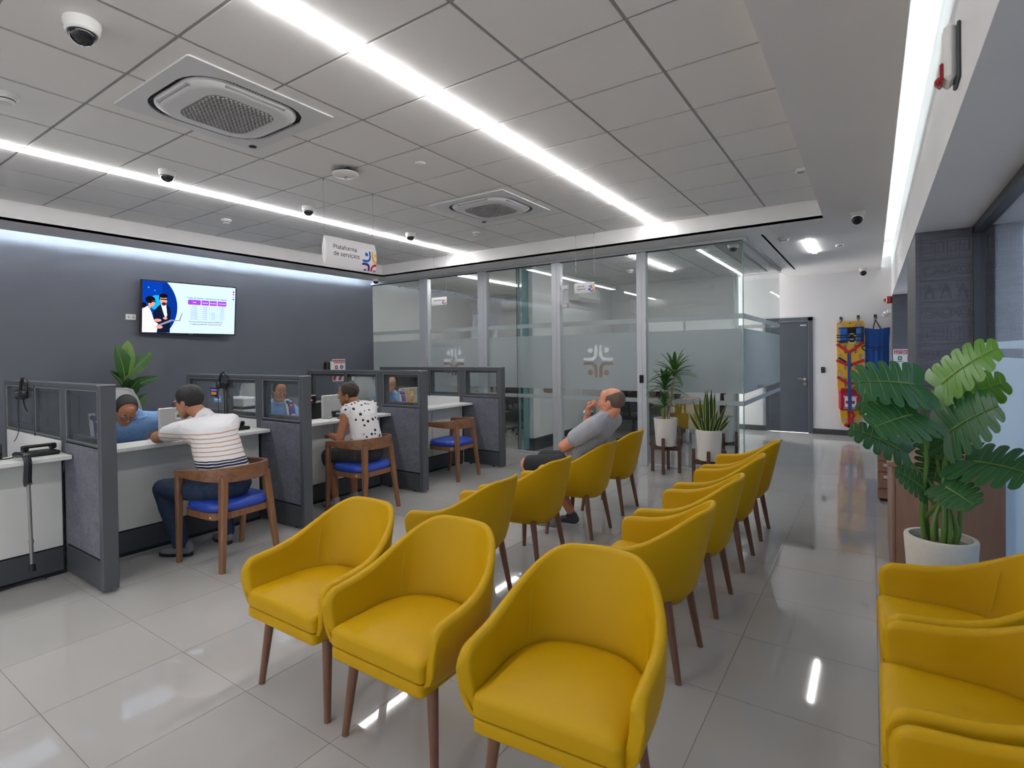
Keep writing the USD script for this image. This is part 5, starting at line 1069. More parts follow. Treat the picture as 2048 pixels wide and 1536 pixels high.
phone('black desk phone on the left counter behind the walking stick', -4.83, 1.30, .88); phone('black desk phone right of the striped polo man', -4.86, 2.77, .88); phone('black desk phone beside the polka dot woman', -4.85, 4.0, .88)
rd_ = T('card_terminal', 'black terminal with a red light behind the second divider', 'card terminal', base=(-5.55, 4.12, .73)); rd_.add('body', bx(-5.6, -5.5, 4.02, 4.3, .731, 1.02, .02), BLK); rd_.add('head', bx(-5.6, -5.48, 4.02, 4.14, 1.0, 1.10, .015), BLK); rd_.add('light', bx(-5.482, -5.478, 4.05, 4.07, 1.03, 1.045), emit('indicator_red', (1, .03, .03), 1.2), smooth=False)
bb = T('waste_bin', 'blue bin edge showing at the left border behind the counter', 'bin', base=(-6.5, 1.13, 0)); bb.add('bin', lathe([(0, 0), (.15, 0), (.19, .78), (.2, .80), (.19, .80), (.14, .02), (0, .02)], (-6.5, 1.22, 0), 28), mat('bin_blue', srgb(22, 58, 140), .45))
for i, y in enumerate((4.75, 4.95)):
    pp = T('paper_sheet', ('white paper lying nearest on the brown desk', 'white paper lying farther back on the brown desk')[i], 'paper', base=(.44, 5.0 + .28 * i, .86)); pp.add('sheet', bx(.38, .52, 4.95 + .25 * i, 5.13 + .25 * i, .8605, .8625), PAPER, smooth=False); pp.add('print', bx(.40, .5, 4.98 + .25 * i, 5.02 + .25 * i, .8626, .863), INK, smooth=False)
cbl = T('floor_cable', 'black cable lying along the foot of the left counter', 'cable', base=(-4.78, .9, 0)); cbl.add('cable', tube(spline([(-4.79, .2, .006), (-4.76, .55, .006), (-4.74, .85, .006), (-4.775, 1.02, .01), (-4.775, 1.3, .012)], 30), .006, 6), BLK)

# =========================== OFFICE FURNITURE ==========================================================
MESHG = mat('mesh_grey', (.33, .33, .33), .7); MESHB = mat('mesh_black', (.02, .021, .024), .6); FABG = mat('seat_fabric_grey', (.20, .20, .21), .8)
def office_chair(label, base, rz, grey, zt=1.18, group=None):
    t = T('office_chair', label, 'office chair', base=base, rot=rz, group=group); m1, m2 = (MESHG, mat('frame_grey', (.30, .30, .31), .45)) if grey else (MESHB, BLK)
    n = 14; V = []
    for i in range(n):
        q = i / (n - 1); z = .56 + (zt - .56) * q; w = .225 * (1 - .28 * q ** 3) * (.9 + .1 * math.sin(PI * q)); yb = .21 + .06 * q - .05 * math.sin(PI * q * .9)
        for u in np.linspace(-1, 1, 9): V.append((w * u, yb - .05 * u * u + .0, z - .02 * u ** 4 * (q > .9)))
    back = grid(V, n, 9); b2 = back.copy(); b2.vertices += [0, .018, 0]; b2.invert()
    t.add('backrest', cat(back, b2), m1, local=True, smooth=60)
    rim = [V[i * 9] for i in range(n)] + [V[(n - 1) * 9 + k] for k in range(1, 9)] + [V[i * 9 + 8] for i in range(n - 2, -1, -1)]; t.add('back_frame', tube(np.array(rim) + [0, .009, 0], .014, 8), m2, local=True)
    t.add('lumbar', tube(spline([(0, .20, .98), (0, .34, .82), (0, .36, .66), (0, .26, .50), (0, .1, .44)], 20), .018, 8), m2, local=True)
    t.add('seat', mv(rings_simple(rrect(.48, .46, .12), [(.02, .43), (0, .445), (0, .475), (.02, .49), (.08, .495)]), 0, 0, 0), FABG if grey else MESHB, local=True, smooth=50)
    for s in (-1, 1): t.add('armrest', cat(bx(s * .27 - .035, s * .27 + .035, -.14, .12, .665, .69, .01), beam((s * .25, .02, .45), (s * .27, .0, .67), .03, .05, up=(0, 1, 0))), m2, local=True)
    t.add('gas_lift', cat(rod((0, 0, .08), (0, 0, .30), .028), rod((0, 0, .3), (0, 0, .44), .018)), BLK, local=True)
    for k in range(5):
        a = 2 * PI * k / 5 + .3; c, s = math.cos(a), math.sin(a); t.add('base_spoke', beam((0, 0, .11), (c * .29, s * .29, .075), .045, .035, .03, .025), m2, local=True); t.add('caster', rod((c * .29 - s * .022, s * .29 + c * .022, .032), (c * .29 + s * .022, s * .29 - c * .022, .032), .032, n=14), BLK, local=True)
    return t
def rings_simple(g, levels):
    R = []
    for ins, z in levels:
        e = g.buffer(-ins, quad_segs=8).exterior; R.append([(*e.interpolate(s, normalized=True).coords[0], z) for s in np.linspace(0, 1, 56, endpoint=False)])
    m = grid(np.array(R), len(R), 56, True); k = len(m.vertices); n = len(R) - 1; m.vertices = np.vstack([m.vertices, [0, 0, levels[-1][1]], [0, 0, levels[0][1]]])
    m.faces = np.vstack([m.faces, [(n * 56 + j, n * 56 + (j + 1) % 56, k) for j in range(56)], [((j + 1) % 56, j, k + 1) for j in range(56)]])
    if m.volume < 0: m.invert()
    return m
OC = office_chair('grey mesh office chair behind the bowed clerk', (-6.3, 2.42, 0), math.radians(95), True, 1.24)
OC.copy((-6.12, 3.82, 0), math.radians(85), 'grey mesh office chair behind the clerk with bound hair'); OC.copy((-6.2, 5.66, 0), math.radians(80), 'grey mesh office chair near the far desk panes')
OB = office_chair('black mesh office chair in the coworking office, beside the glass joint', (-5.75, 9.15, 0), math.radians(60), False, 1.08)
OB.copy((-6.55, 9.0, 0), math.radians(-40), 'black mesh office chair in the coworking office, behind the far divider'); OB.copy((-3.35, 9.0, 0), math.radians(190), 'black mesh office chair at the manager desk')
def office_desk(label, x0, x1, y0, y1):
    t = T('office_desk', label, 'desk', base=((x0 + x1) / 2, (y0 + y1) / 2, 0)); t.add('desk_top', bx(x0, x1, y0, y1, .72, .745, .004), wood('desk_ash', (.34, .20, .13), (.46, .29, .19), 3, .45, 'x'))
    for x in (x0 + .03, x1 - .03):
        for y in (y0 + .04, y1 - .04): t.add('leg', bx(x - .025, x + .025, y - .025, y + .025, 0, .70, .003), WPL)
        t.add('cross_bar', bx(x - .02, x + .02, y0 + .05, y1 - .05, .66, .715, .003), WPL)
    t.add('front_bar', bx(x0 + .05, x1 - .05, y0 + .03, y0 + .055, .64, .715, .003), WPL); t.add('modesty_panel', bx(x0 + .1, x1 - .1, y1 - .08, y1 - .065, .3, .68), mat('panel_grey', (.35, .35, .36), .5))
    return t
office_desk('white framed desk with wooden top in the manager office', -4.25, -2.55, 9.45, 10.15); office_desk('white framed desk with wooden top in the coworking office', -7.3, -5.0, 9.75, 10.45)
tr_ = T('document_tray', 'black document tray on the manager desk', 'tray', base=(-2.95, 9.75, .745)); tr_.add('tray', cat(bx(-3.1, -2.8, 9.6, 9.9, .745, .755), bx(-3.1, -2.8, 9.6, 9.61, .755, .81), bx(-3.1, -3.09, 9.6, 9.9, .755, .81), bx(-2.81, -2.8, 9.6, 9.9, .755, .81), bx(-3.1, -2.8, 9.89, 9.9, .755, .81)), BLK, smooth=False); tr_.add('handle', tube(spline([(-3.02, 9.6, .81), (-2.95, 9.6, .86), (-2.88, 9.6, .81)], 12), .005, 6), BLK)
rg = np.random.default_rng(3)
for k, (x, y, l) in enumerate(((-3.55, 9.62, 'stack of papers in the middle of the manager desk'), (-3.95, 9.7, 'stack of files at the left of the manager desk'), (-6.1, 9.95, 'stack of papers on the coworking desk'))):
    ps = T('paper_stack', l, 'papers', base=(x, y, .745))
    for i in range(7):
        w = rot(bx(-.11, .11, -.15, .15, .745 + .012 * i, .756 + .012 * i), [0, 0, 1], rg.normal() * .12); ps.add('sheaf', mv(w, x, y, 0), (PAPER, mat('folder_tan', (.36, .3, .18), .7), mat('folder_dark', (.08, .07, .07), .6))[i % 3], smooth=False)
sh = T('file_cabinet', 'low dark cabinet with papers behind the manager desk', 'cabinet', base=(-3.9, 10.5, 0)); sh.add('body', bx(-4.4, -3.2, 10.42, 10.74, 0, .82, .004), mat('cabinet_grey', (.30, .30, .31), .5)); sh.add('door', bx(-4.38, -3.81, 10.40, 10.42, .03, .79, .002), mat('cabinet_grey')); sh.add('door', bx(-3.79, -3.22, 10.40, 10.42, .03, .79, .002), mat('cabinet_grey'))
mn = T('computer_screen', 'black monitor on the manager desk', 'monitor', base=(-3.25, 9.95, .745)); mn.add('display', bx(-3.5, -3.0, 9.98, 10.01, .87, 1.17, .005), BLK); mn.add('stand', cat(bx(-3.28, -3.22, 10.0, 10.02, .76, .95), bx(-3.36, -3.14, 9.92, 10.08, .746, .758, .004)), BLK)
# =========================== PEOPLE ====================================================================
def sph(c, r, n=20): return Manifold.sphere(r, n).translate(tuple(map(float, c)))
def ell(c, radii, axes=None, n=28):
    m = Manifold.sphere(1.0, n).scale(tuple(map(float, radii)))
    if axes is not None:
        A = np.array(axes, float).T; m = m.transform(np.c_[A, np.zeros(3)])
    return m.translate(tuple(map(float, c)))
def H(*ms): return Manifold.batch_hull(list(ms))
def bone(a, ra, b, rb, n=18): return H(sph(a, ra, n), sph(b, rb, n))
def U(ms):
    from manifold3d import OpType
    return Manifold.batch_boolean(list(ms), OpType.Add)
def smooth_mesh(m, L=.014, it=8, lam=.5):
    m = m.refine_to_length(L); v, f, _ = meshkit.arrays(m, False); t = trimesh.Trimesh(v, f, process=True)
    trimesh.smoothing.filter_taubin(t, lamb=lam, nu=lam + .03, iterations=it); return t
def unit(v): v = np.asarray(v, float); return v / np.linalg.norm(v)
class Head:
    """Local axes: forward, left, up; origin between the ears at eye height. s = 1 for a head 0.23 m high."""
    def __init__(s, c, fwd, up, k=1.0, slim=1.0):
        s.c = np.asarray(c, float); s.f = unit(fwd); u = np.asarray(up, float); s.u = unit(u - s.f * (u @ s.f)); s.l = np.cross(s.u, s.f); s.k = k; s.slim = slim
    def __call__(s, x, y, z): return s.c + s.k * (s.f * x + s.l * y * s.slim + s.u * z)
    def ax(s): return (s.f, s.l, s.u)
    def shapes(s, jaw=1.0, ears=True, nose=1.0):
        k = s.k; S = lambda x, y, z, r: sph(s(x, y, z), r * k, 16)
        m = [ell(s(-.012, 0, .036), (.099 * k, .077 * k * s.slim, .086 * k), s.ax()),
             H(S(.055, 0, .055, .045), S(.048, .034, -.022, .036), S(.048, -.034, -.022, .036), S(.066, 0, -.02, .034), S(-.02, .05, .0, .026), S(-.02, -.05, .0, .026)),
             H(S(.048, .034, -.02, .034), S(.048, -.034, -.02, .034), S(.028, .046 * jaw, -.065, .022), S(.028, -.046 * jaw, -.065, .022), S(.075, .012, -.098, .020), S(.075, -.012, -.098, .020), S(.072, 0, -.055, .03), S(-.02, .05, -.03, .02), S(-.02, -.05, -.03, .02)),
             H(S(.094, 0, .012, .008), S(.097 + .022 * nose, 0, -.030, .0115), S(.092, 0, -.034, .012)), H(S(.102, .012, -.037, .0085), S(.102, -.012, -.037, .0085), S(.108, 0, -.033, .011)),
             H(S(.086, .044, .022, .010), S(.094, .016, .023, .010)), H(S(.086, -.044, .022, .010), S(.094, -.016, .023, .010)),
             ell(s(.095, 0, -.061), (.010 * k, .024 * k, .006 * k), s.ax()), ell(s(.094, 0, -.071), (.011 * k, .021 * k, .007 * k), s.ax())]
        if ears:
            for q in (1, -1): m.append(ell(s(-.012, .079 * q, -.008), (.021 * k, .009 * k, .033 * k), (unit(s.f + .0 * s.u), unit(s.l - .35 * q * s.f), s.u)))
        return m
    def sockets(s): return [ell(s(.098, .033 * q, .004), (.014 * s.k, .019 * s.k, .010 * s.k), s.ax()) for q in (1, -1)]
    def face_parts(s, t, body, brow, lip, closed=False):
        k = s.k; EW, EI = mat('eye_white', (.62, .60, .58), .25), mat('eye_iris', (.03, .018, .012), .15); sk = body
        for q in (1, -1):
            e = t.add('eye', ball(s(.081, .033 * q, .003), .0125 * k, 2), EW, smooth=True)
            t.add('iris', ball(s(.0885, .033 * q, .0 if not closed else -.002), .0066 * k, 2), EI, parent=e, smooth=True)
            t.add('eyebrow', tube([s(.093, .014 * q, .026), s(.0985, .030 * q, .032), s(.085, .050 * q, .025)], [.003 * k, .004 * k, .0022 * k], 6), brow)
        t.add('mouth', tube([s(.091, .022, -.066), s(.1035, .008, -.0655), s(.1035, -.008, -.0655), s(.091, -.022, -.066)], .0022 * k, 6), lip)
    def glasses(s, t, r, m, rectf=False):
        k = s.k; P = []
        for q in (1, -1):
            a = np.linspace(0, 2 * PI, 21); w, h = (.026, .017) if rectf else (r, r)
            P.append(tube([s(.108 - .012 * abs(math.cos(x)) * 0 - .006 * (q * .033 + w * math.cos(x)) ** 2 * 60, q * .033 + w * math.copysign(abs(math.cos(x)) ** (.5 if rectf else 1), math.cos(x)), .001 + h * math.copysign(abs(math.sin(x)) ** (.5 if rectf else 1), math.sin(x))) for x in a], .0018 * k, 5))
            P.append(tube([s(.100, q * .060, .006), s(.05, q * .082, .010), s(-.012, q * .086, .006), s(-.03, q * .083, -.012)], .0018 * k, 5))
        P.append(tube([s(.110, .009, .004), s(.112, 0, .007), s(.110, -.009, .004)], .0018 * k, 5)); t.add('glasses', cat(*P), m)
    def cap(s, grow, cuts, vol=None):
        """Hair: the skull grown by 'grow', cut by half spaces (point, normal that is cut away)."""
        k = s.k; m = ell(s(-.016, 0, .036), ((.099 + grow) * k, (.077 + grow) * k * s.slim, (.086 + grow) * k), s.ax())
        if vol: m = U([m] + vol)
        for p, n in cuts: m = m.trim_by_plane(tuple(-unit(s.f * n[0] + s.l * n[1] + s.u * n[2])), float(-unit(s.f * n[0] + s.l * n[1] + s.u * n[2]) @ s(*p)))
        return m
def hand(wrist, d, n, curl=.5, k=1.0, thumb=1, spread=.12):
    """Palm and five fingers: d along the hand, n out of the back of the hand; thumb = +1/-1 for its side."""
    d = unit(d); n = np.asarray(n, float); n = unit(n - d * (n @ d)); s = np.cross(n, d) * thumb; w = np.asarray(wrist, float); P = lambda a, b, c: w + k * (d * a + s * b + n * c)
    m = [H(*[sph(P(a, b, 0), .013 * k, 12) for a, b in ((.012, .020), (.012, -.020), (.075, .030), (.08, .0), (.07, -.032))])]
    for i, (b, l) in enumerate(((.030, .072), (.010, .080), (-.011, .075), (-.031, .058))):
        p = np.array([.080 - .004 * abs(i - 1), b, 0.0]); a = 0.0
        for j, (f, r) in enumerate(((.46, .0092), (.30, .0085), (.24, .0075))):
            a += curl * (.75, 1.05, .7)[j]; q = p + l * f * np.array([math.cos(a), spread * (1.5 - i) * .3 * math.cos(a), -math.sin(a)]); m.append(bone(P(*p), (r + .0007) * k, P(*q), r * k, 12)); p = q
    p0, p1, p2, p3 = P(.018, .022, -.004), P(.045, .050, -.014), P(.072, .054, -.024 - .012 * curl), P(.094, .046, -.032 - .02 * curl)
    m += [bone(p0, .014 * k, p1, .012 * k, 12), bone(p1, .0115 * k, p2, .0098 * k, 12), bone(p2, .0098 * k, p3, .0082 * k, 12)]
    return m
def limb(j, r): return [bone(j[i], r[i], j[i + 1], r[i + 1]) for i in range(len(j) - 1)]
def torso(pel, waist, chest, shL, shR, k=1.0, belly=0.0, fwd=(-1, 0, 0), grow=0.0):
    pel, waist, chest, shL, shR = (np.asarray(q, float) for q in (pel, waist, chest, shL, shR)); w = unit(shL - shR); f = unit(fwd); g = grow
    return [H(ell(pel, (.105 * k + g, .155 * k + g, .095 * k + g), (f, w, (0, 0, 1))), ell(waist + f * belly * .4, (.108 * k + belly * .6 + g, .148 * k + belly * .3 + g, .09 * k + g), (f, w, (0, 0, 1)))),
            H(ell(waist + f * belly * .4, (.108 * k + belly * .6 + g, .148 * k + belly * .3 + g, .09 * k + g), (f, w, (0, 0, 1))), ell(chest, (.112 * k + g, .160 * k + g, .10 * k + g), (f, w, (0, 0, 1)))),
            H(ell(chest, (.108 * k + g, .158 * k + g, .10 * k + g), (f, w, (0, 0, 1))), sph(shL, .058 * k + g), sph(shR, .058 * k + g), sph((shL + shR) / 2 + np.array([0, 0, .035 * k]), .05 * k + g))]
def wrinkle(t, amp=.004, sc=14, seed=1):
    n = t.vertex_normals; t.vertices = t.vertices + n * ((meshkit.fbm(t.vertices * [sc, sc, sc * .6], 3, seed) - .5) * 2 * amp)[:, None]; return t
def shoe(heel, toe, h=.075, w=.047, up=0):
    heel, toe = np.asarray(heel, float), np.asarray(toe, float); d = unit(toe - heel); s = np.array([-d[1], d[0], 0]); L = np.linalg.norm(toe - heel); P = lambda a, b, z: heel + d * a * L + s * b + [0, 0, z]
    upm = H(*[sph(P(a, b, z), r, 14) for a, b, z, r in ((.14, .012, .045, .032), (.14, -.012, .045, .032), (.35, .018, .05, .03), (.35, -.018, .05, .03), (.62, .022, .036, .026), (.62, -.022, .036, .026), (.86, .015, .030, .022), (.86, -.015, .03, .022))]).trim_by_plane((0, 0, 1), .018 + heel[2])
    collar = H(*[sph(P(a, b, z), r, 14) for a, b, z, r in ((.10, 0, .055, .034), (.16, 0, .088, .036), (.30, 0, .08, .036), (.34, 0, .05, .034))])
    sole = H(*[Manifold.cylinder(.024, r, r, 18).translate(tuple(P(a, b, .0))) for a, b, r in ((.13, 0, .034), (.40, 0, .034), (.66, .006, .043), (.66, -.006, .043), (.88, 0, .036))])
    return smooth_mesh(U([upm, collar]), .010, 4), to_tm(sole)
def shoes(t, a, b, up_m, sole_m, name='shoe', lace=None):
    u, s = shoe(a, b); p = t.add(name, u, up_m, smooth=50); t.add('sole', s, sole_m, smooth=30, parent=p)
    if lace:
        a, b = np.asarray(a, float), np.asarray(b, float); d = unit(b - a); sd = np.array([-d[1], d[0], 0]); L = np.linalg.norm(b - a)
        t.add('laces', cat(*[tube([a + d * L * q + sd * o + [0, 0, z + .006 * (o == 0)] for o, z in ((-.022, .066 - .04 * (q - .42)), (0, .081 - .07 * (q - .42)), (.022, .066 - .04 * (q - .42)))], .003, 5) for q in (.42, .50, .58)]), lace, parent=p)
SKIN = lambda n, c: mat(n, c, .48, bump=(90, .0006), subsurface_weight=.08, subsurface_radius=(.01, .004, .002), subsurface_scale=.5)
SK_TAN, SK_BR, SK_PINK, SK_LT = SKIN('skin_tan', srgb(176, 122, 92)), SKIN('skin_brown', srgb(160, 104, 72)), SKIN('skin_ruddy', srgb(208, 138, 108)), SKIN('skin_fair', srgb(206, 156, 128))
HAIR_B, HAIR_D, HAIR_G = mat('hair_black', (.014, .012, .012), .5, bump=(240, .004)), mat('hair_dark_brown', (.026, .016, .012), .5, bump=(240, .004)), mat('hair_grey_brown', (.13, .085, .06), .6, bump=(260, .003))
LIP = mat('lips', srgb(150, 84, 74), .45); BROW = mat('brow_dark', (.03, .02, .016), .6)
def stripes_mat(name, z_tan, z_navy, slope):
    """White polo: thin tan bands across the back, navy and white bands at the hem (bands follow the cloth's own height)."""
    N = {'tc': ('texture_coordinate', {}), 's': ('separate_xyz', {}), 'sl': ('math', {'math_type': 'multiply_add', 'value2': slope, 'value3': 0.0}), 'z': ('math', {'math_type': 'add'}),
         'nz': ('noise_texture', {'scale': 5.0, 'detail': 2.0}), 'nzm': ('math', {'math_type': 'multiply_add', 'value2': .03, 'value3': -.015}), 'z2': ('math', {'math_type': 'add'}),
         'f1': ('math', {'math_type': 'multiply', 'value2': 1 / .0325}), 'fr1': ('math', {'math_type': 'fraction'}), 'b1': ('math', {'math_type': 'less_than', 'value2': .23}),
         'f2': ('math', {'math_type': 'multiply', 'value2': 1 / .021}), 'fr2': ('math', {'math_type': 'fraction'}), 'b2': ('math', {'math_type': 'less_than', 'value2': .66}),
         'ta': ('math', {'math_type': 'less_than', 'value2': z_tan}), 'na': ('math', {'math_type': 'less_than', 'value2': z_navy}), 'm1': ('math', {'math_type': 'multiply'}), 'm2': ('math', {'math_type': 'multiply'}), 'inv': ('math', {'math_type': 'subtract', 'value1': 1.0}), 'm3': ('math', {'math_type': 'multiply'}),
         'c1': ('mix_color', {'a': (.72, .71, .72), 'b': srgb(196, 148, 112)}), 'c2': ('mix_color', {'b': srgb(26, 34, 66)}), 'p': ('principled_bsdf', {'roughness': .85})}
    L = [('tc.object', 's.vector'), ('s.y', 'sl.value1'), ('s.z', 'z.value1'), ('sl.value', 'z.value2'), ('tc.object', 'nz.vector'), ('nz.fac', 'nzm.value1'), ('z.value', 'z2.value1'), ('nzm.value', 'z2.value2'),
         ('z2.value', 'f1.value1'), ('f1.value', 'fr1.value1'), ('fr1.value', 'b1.value1'), ('z2.value', 'f2.value1'), ('f2.value', 'fr2.value1'), ('fr2.value', 'b2.value1'), ('z2.value', 'ta.value1'), ('z2.value', 'na.value1'),
         ('b1.value', 'm1.value1'), ('ta.value', 'm1.value2'), ('na.value', 'inv.value2'), ('m1.value', 'm3.value1'), ('inv.value', 'm3.value2'), ('b2.value', 'm2.value1'), ('na.value', 'm2.value2'),
         ('m3.value', 'c1.fac'), ('c1.result', 'c2.a'), ('m2.value', 'c2.fac'), ('c2.result', 'p.base_color')]
    return usdkit.material(stage, '/World/Looks/' + name, N, L, surface='p.BSDF')
def dots_mat(name):
    N = {'tc': ('texture_coordinate', {}), 'v': ('voronoi_texture', {'scale': 20.0, 'randomness': .55}), 'b': ('math', {'math_type': 'less_than', 'value2': .31}), 'c': ('mix_color', {'a': (.72, .70, .70), 'b': (.012, .012, .014)}), 'p': ('principled_bsdf', {'roughness': .8})}
    return usdkit.material(stage, '/World/Looks/' + name, N, [('tc.object', 'v.vector'), ('v.distance', 'b.value1'), ('b.value', 'c.fac'), ('c.result', 'p.base_color')], surface='p.BSDF')
JEAN = mat('denim_dark', (.018, .034, .072), .85, vary=(30, .25)); BLUES = mat('shirt_sky_blue', srgb(126, 166, 214), .8); GREYP = mat('polo_grey', srgb(158, 160, 164), .9, vary=(200, .10)); SHORT = mat('shorts_black', (.016, .016, .019), .8); GREYD = mat('trousers_charcoal', (.042, .040, .042), .85, vary=(40, .3))
SHG, SHW, SHB = mat('trainer_grey', (.19, .20, .21), .7), mat('trainer_sole', (.58, .57, .55), .6), mat('trainer_dark', (.05, .06, .075), .7)
A = np.array
def person(label, base): return T('person', label, 'person', base=base)
def build(t, shapes, skin, cut=None, L=.013, it=6):
    m = U(shapes)
    if cut:
        for c in cut: m = m - c
    return t.add('body', smooth_mesh(m, L, it, .45), skin, smooth=True)
def cloth(t, name, shapes, m_, cuts=(), L=.014, it=10, amp=.004, seed=1, sub=()):
    g = U(shapes)
    for n, o in cuts: g = g.trim_by_plane(tuple(map(float, unit(n))), float(unit(n) @ np.asarray(o, float)))
    for s in sub: g = g - s
    return t.add(name, wrinkle(smooth_mesh(g, L, it), amp, 14, seed), m_, smooth=70)

# the customer in the striped polo: seated, leaning on the counter with his back to the room
t = person('man seen from behind in a white polo with tan and navy stripes', (-4.1, 2.2, 0))
hd = Head((-4.475, 2.155, 1.205), (-.90, -.34, -.22), (-.2, -.1, 1), 1.04)
pel, wst, cst, sL, sR = A((-4.055, 2.225, .60)), A((-4.085, 2.205, .76)), A((-4.21, 2.215, .94)), A((-4.335, 2.045, 1.005)), A((-4.315, 2.405, 1.02))
eL, wL, eR, wR = A((-4.60, 1.965, .935)), A((-4.80, 2.17, .917)), A((-4.60, 2.515, .935)), A((-4.80, 2.33, .917))
hL, hR, kL, kR, aL, aR = A((-4.12, 2.12, .565)), A((-4.12, 2.33, .565)), A((-4.53, 1.975, .535)), A((-4.53, 2.42, .535)), A((-4.45, 2.06, .10)), A((-4.435, 2.42, .10))
neck = [bone((-4.345, 2.225, 1.07), .062, hd(-.02, 0, -.05), .058)]
arms = limb([sL, eL, wL], [.056, .046, .032]) + limb([sR, eR, wR], [.056, .046, .032]) + hand(wL, (-.6, .8, -.02), (0, 0, 1), .35, 1, -1) + hand(wR, (-.6, -.8, -.02), (0, 0, 1), .35, 1, 1)
legs = limb([hL, kL, aL], [.088, .062, .045]) + limb([hR, kR, aR], [.088, .062, .045])
build(t, torso(pel, wst, cst, sL, sR, .98, .05) + neck + arms + legs + hd.shapes(), SK_TAN, hd.sockets()); hd.face_parts(t, None, BROW, LIP)
POLO = stripes_mat('polo_striped', .985, .785, -.02)
cloth(t, 'polo_shirt', torso(pel + [0, 0, .09], wst, cst, sL, sR, 1.0, .05, grow=.016) + limb([sL, sL * .42 + eL * .58], [.075, .070]) + limb([sR, sR * .42 + eR * .58], [.075, .070]) + [bone((-4.33, 2.225, 1.05), .078, (-4.36, 2.215, 1.085), .072)], POLO, [((0, 0, 1), (0, 0, .615))], amp=.006, sub=[sph(hd(0, 0, -.02), .085)])
cloth(t, 'collar', [H(ell((-4.355, 2.22, 1.085), (.075, .082, .022), (unit((-.9, -.1, -.35)), unit((-.1, 1, 0)), unit((-.35, 0, .9)))))], mat('collar_white', (.70, .69, .70), .85), amp=.001, sub=[ell((-4.365, 2.217, 1.10), (.060, .064, .06))])
cloth(t, 'jeans', [ell(pel + [-.0, 0, -.03], (.135, .185, .105))] + limb([hL, kL, aL], [.102, .078, .062]) + limb([hR, kR, aR], [.102, .078, .062]), JEAN, [((0, 0, 1), (0, 0, .075)), ((0, 0, -1), (0, 0, .66))], amp=.006, seed=3)
hair = hd.cap(.013, [((.060, 0, .062), (1, 0, -.55)), ((.02, 0, -.045), (.30, 0, -1)), ((.045, 0, .0), (1, 0, -.1))], [ell(hd(-.035, 0, .03), (.088, .084, .09), hd.ax())])
t.add('hair', wrinkle(smooth_mesh(hair, .008, 4), .004, 50, 5), HAIR_B, smooth=60); hd.glasses(t, .02, BLK, True)
shoes(t, (-4.375, 2.115, 0), (-4.61, 1.975, 0), SHG, BLK, lace=SHW); shoes(t, (-4.375, 2.415, 0), (-4.64, 2.43, 0), SHG, BLK, lace=SHW)

# the customer in polka dots
t = person('woman seen from behind in a white blouse with black polka dots', (-4.25, 3.77, 0))
hd = Head((-4.435, 3.735, 1.165), (-.86, -.42, -.12), (-.1, 0, 1), .93, .96)
pel, wst, cst, sL, sR = A((-4.19, 3.775, .585)), A((-4.20, 3.77, .74)), A((-4.255, 3.765, .92)), A((-4.315, 3.615, 1.005)), A((-4.30, 3.915, 1.015))
eL, wL, eR, wR = A((-4.335, 3.535, .735)), A((-4.555, 3.60, .745)), A((-4.44, 3.985, .79)), A((-4.64, 3.90, .905))
hL, hR, kL, kR, aL, aR = A((-4.23, 3.68, .565)), A((-4.23, 3.87, .565)), A((-4.60, 3.60, .535)), A((-4.60, 3.88, .535)), A((-4.505, 3.61, .09)), A((-4.50, 3.85, .09))
arms = limb([sL, eL, wL], [.050, .042, .026]) + limb([sR, eR, wR], [.047, .040, .026]) + hand(wL, (-1, .3, .05), (0, -.2, 1), .6, .9, -1) + hand(wR, (-1, -.5, -.05), (0, 0, 1), .4, .9, 1)
legs = limb([hL, kL, kL * .6 + aL * .4 + [.02, 0, 0], aL], [.082, .054, .052, .034]) + limb([hR, kR, kR * .6 + aR * .4 + [.02, 0, 0], aR], [.082, .054, .052, .034]) + [bone(aL, .034, aL + [-.13, -.01, -.06], .022), bone(aR, .034, aR + [-.13, 0, -.06], .022)]
build(t, torso(pel, wst, cst, sL, sR, .88, .02) + [bone((-4.325, 3.76, 1.05), .05, hd(-.02, 0, -.05), .048)] + arms + legs + hd.shapes(.9, nose=.8), SK_BR, hd.sockets()); hd.face_parts(t, None, BROW, LIP)
cloth(t, 'blouse', torso(pel + [0, 0, .10], wst, cst, sL + [0, .012, 0], sR - [0, .012, 0], .90, .03, grow=.02) + [H(ell((-4.31, 3.77, 1.045), (.075, .10, .035)))], dots_mat('blouse_dots'), [((0, 0, 1), (0, 0, .655))], amp=.007, seed=4, sub=[sph(hd(0, 0, -.02), .075)])
for s, q in ((sL, -1), (sR, 1)):
    a = np.linspace(0, 2 * PI, 40); R = .066; V = []
    for k_, (rr, off) in enumerate(((.050, -.004), (.066, .012), (.074, .030))):
        for x in a: V.append(s + A((math.cos(x) * (rr + .006 * k_ * math.sin(9 * x)), q * (off + .004 * math.cos(9 * x) * k_), math.sin(x) * (rr + .006 * k_ * math.sin(9 * x)) - .006)))
    t.add('sleeve_frill', grid(A(V), 3, 40), mat('frill_white', (.70, .68, .68), .8), smooth=60)
cloth(t, 'trousers', [ell(pel + [0, 0, -.02], (.125, .165, .10))] + limb([hL, kL, kL + (aL - kL) * .12], [.094, .070, .068]) + limb([hR, kR, kR + (aR - kR) * .12], [.094, .070, .068]), GREYD, [((0, 0, -1), (0, 0, .68))], amp=.005, seed=6)
hair = hd.cap(.016, [((.066, 0, .055), (1, 0, -.5)), ((.0, 0, -.055), (.25, 0, -1)), ((.035, 0, -.01), (1, 0, -.2))], [ell(hd(-.03, 0, .045), (.088, .084, .085), hd.ax())])
t.add('hair', wrinkle(smooth_mesh(hair, .008, 3), .008, 45, 9), HAIR_D, smooth=60); hd.glasses(t, .022, BEAD)
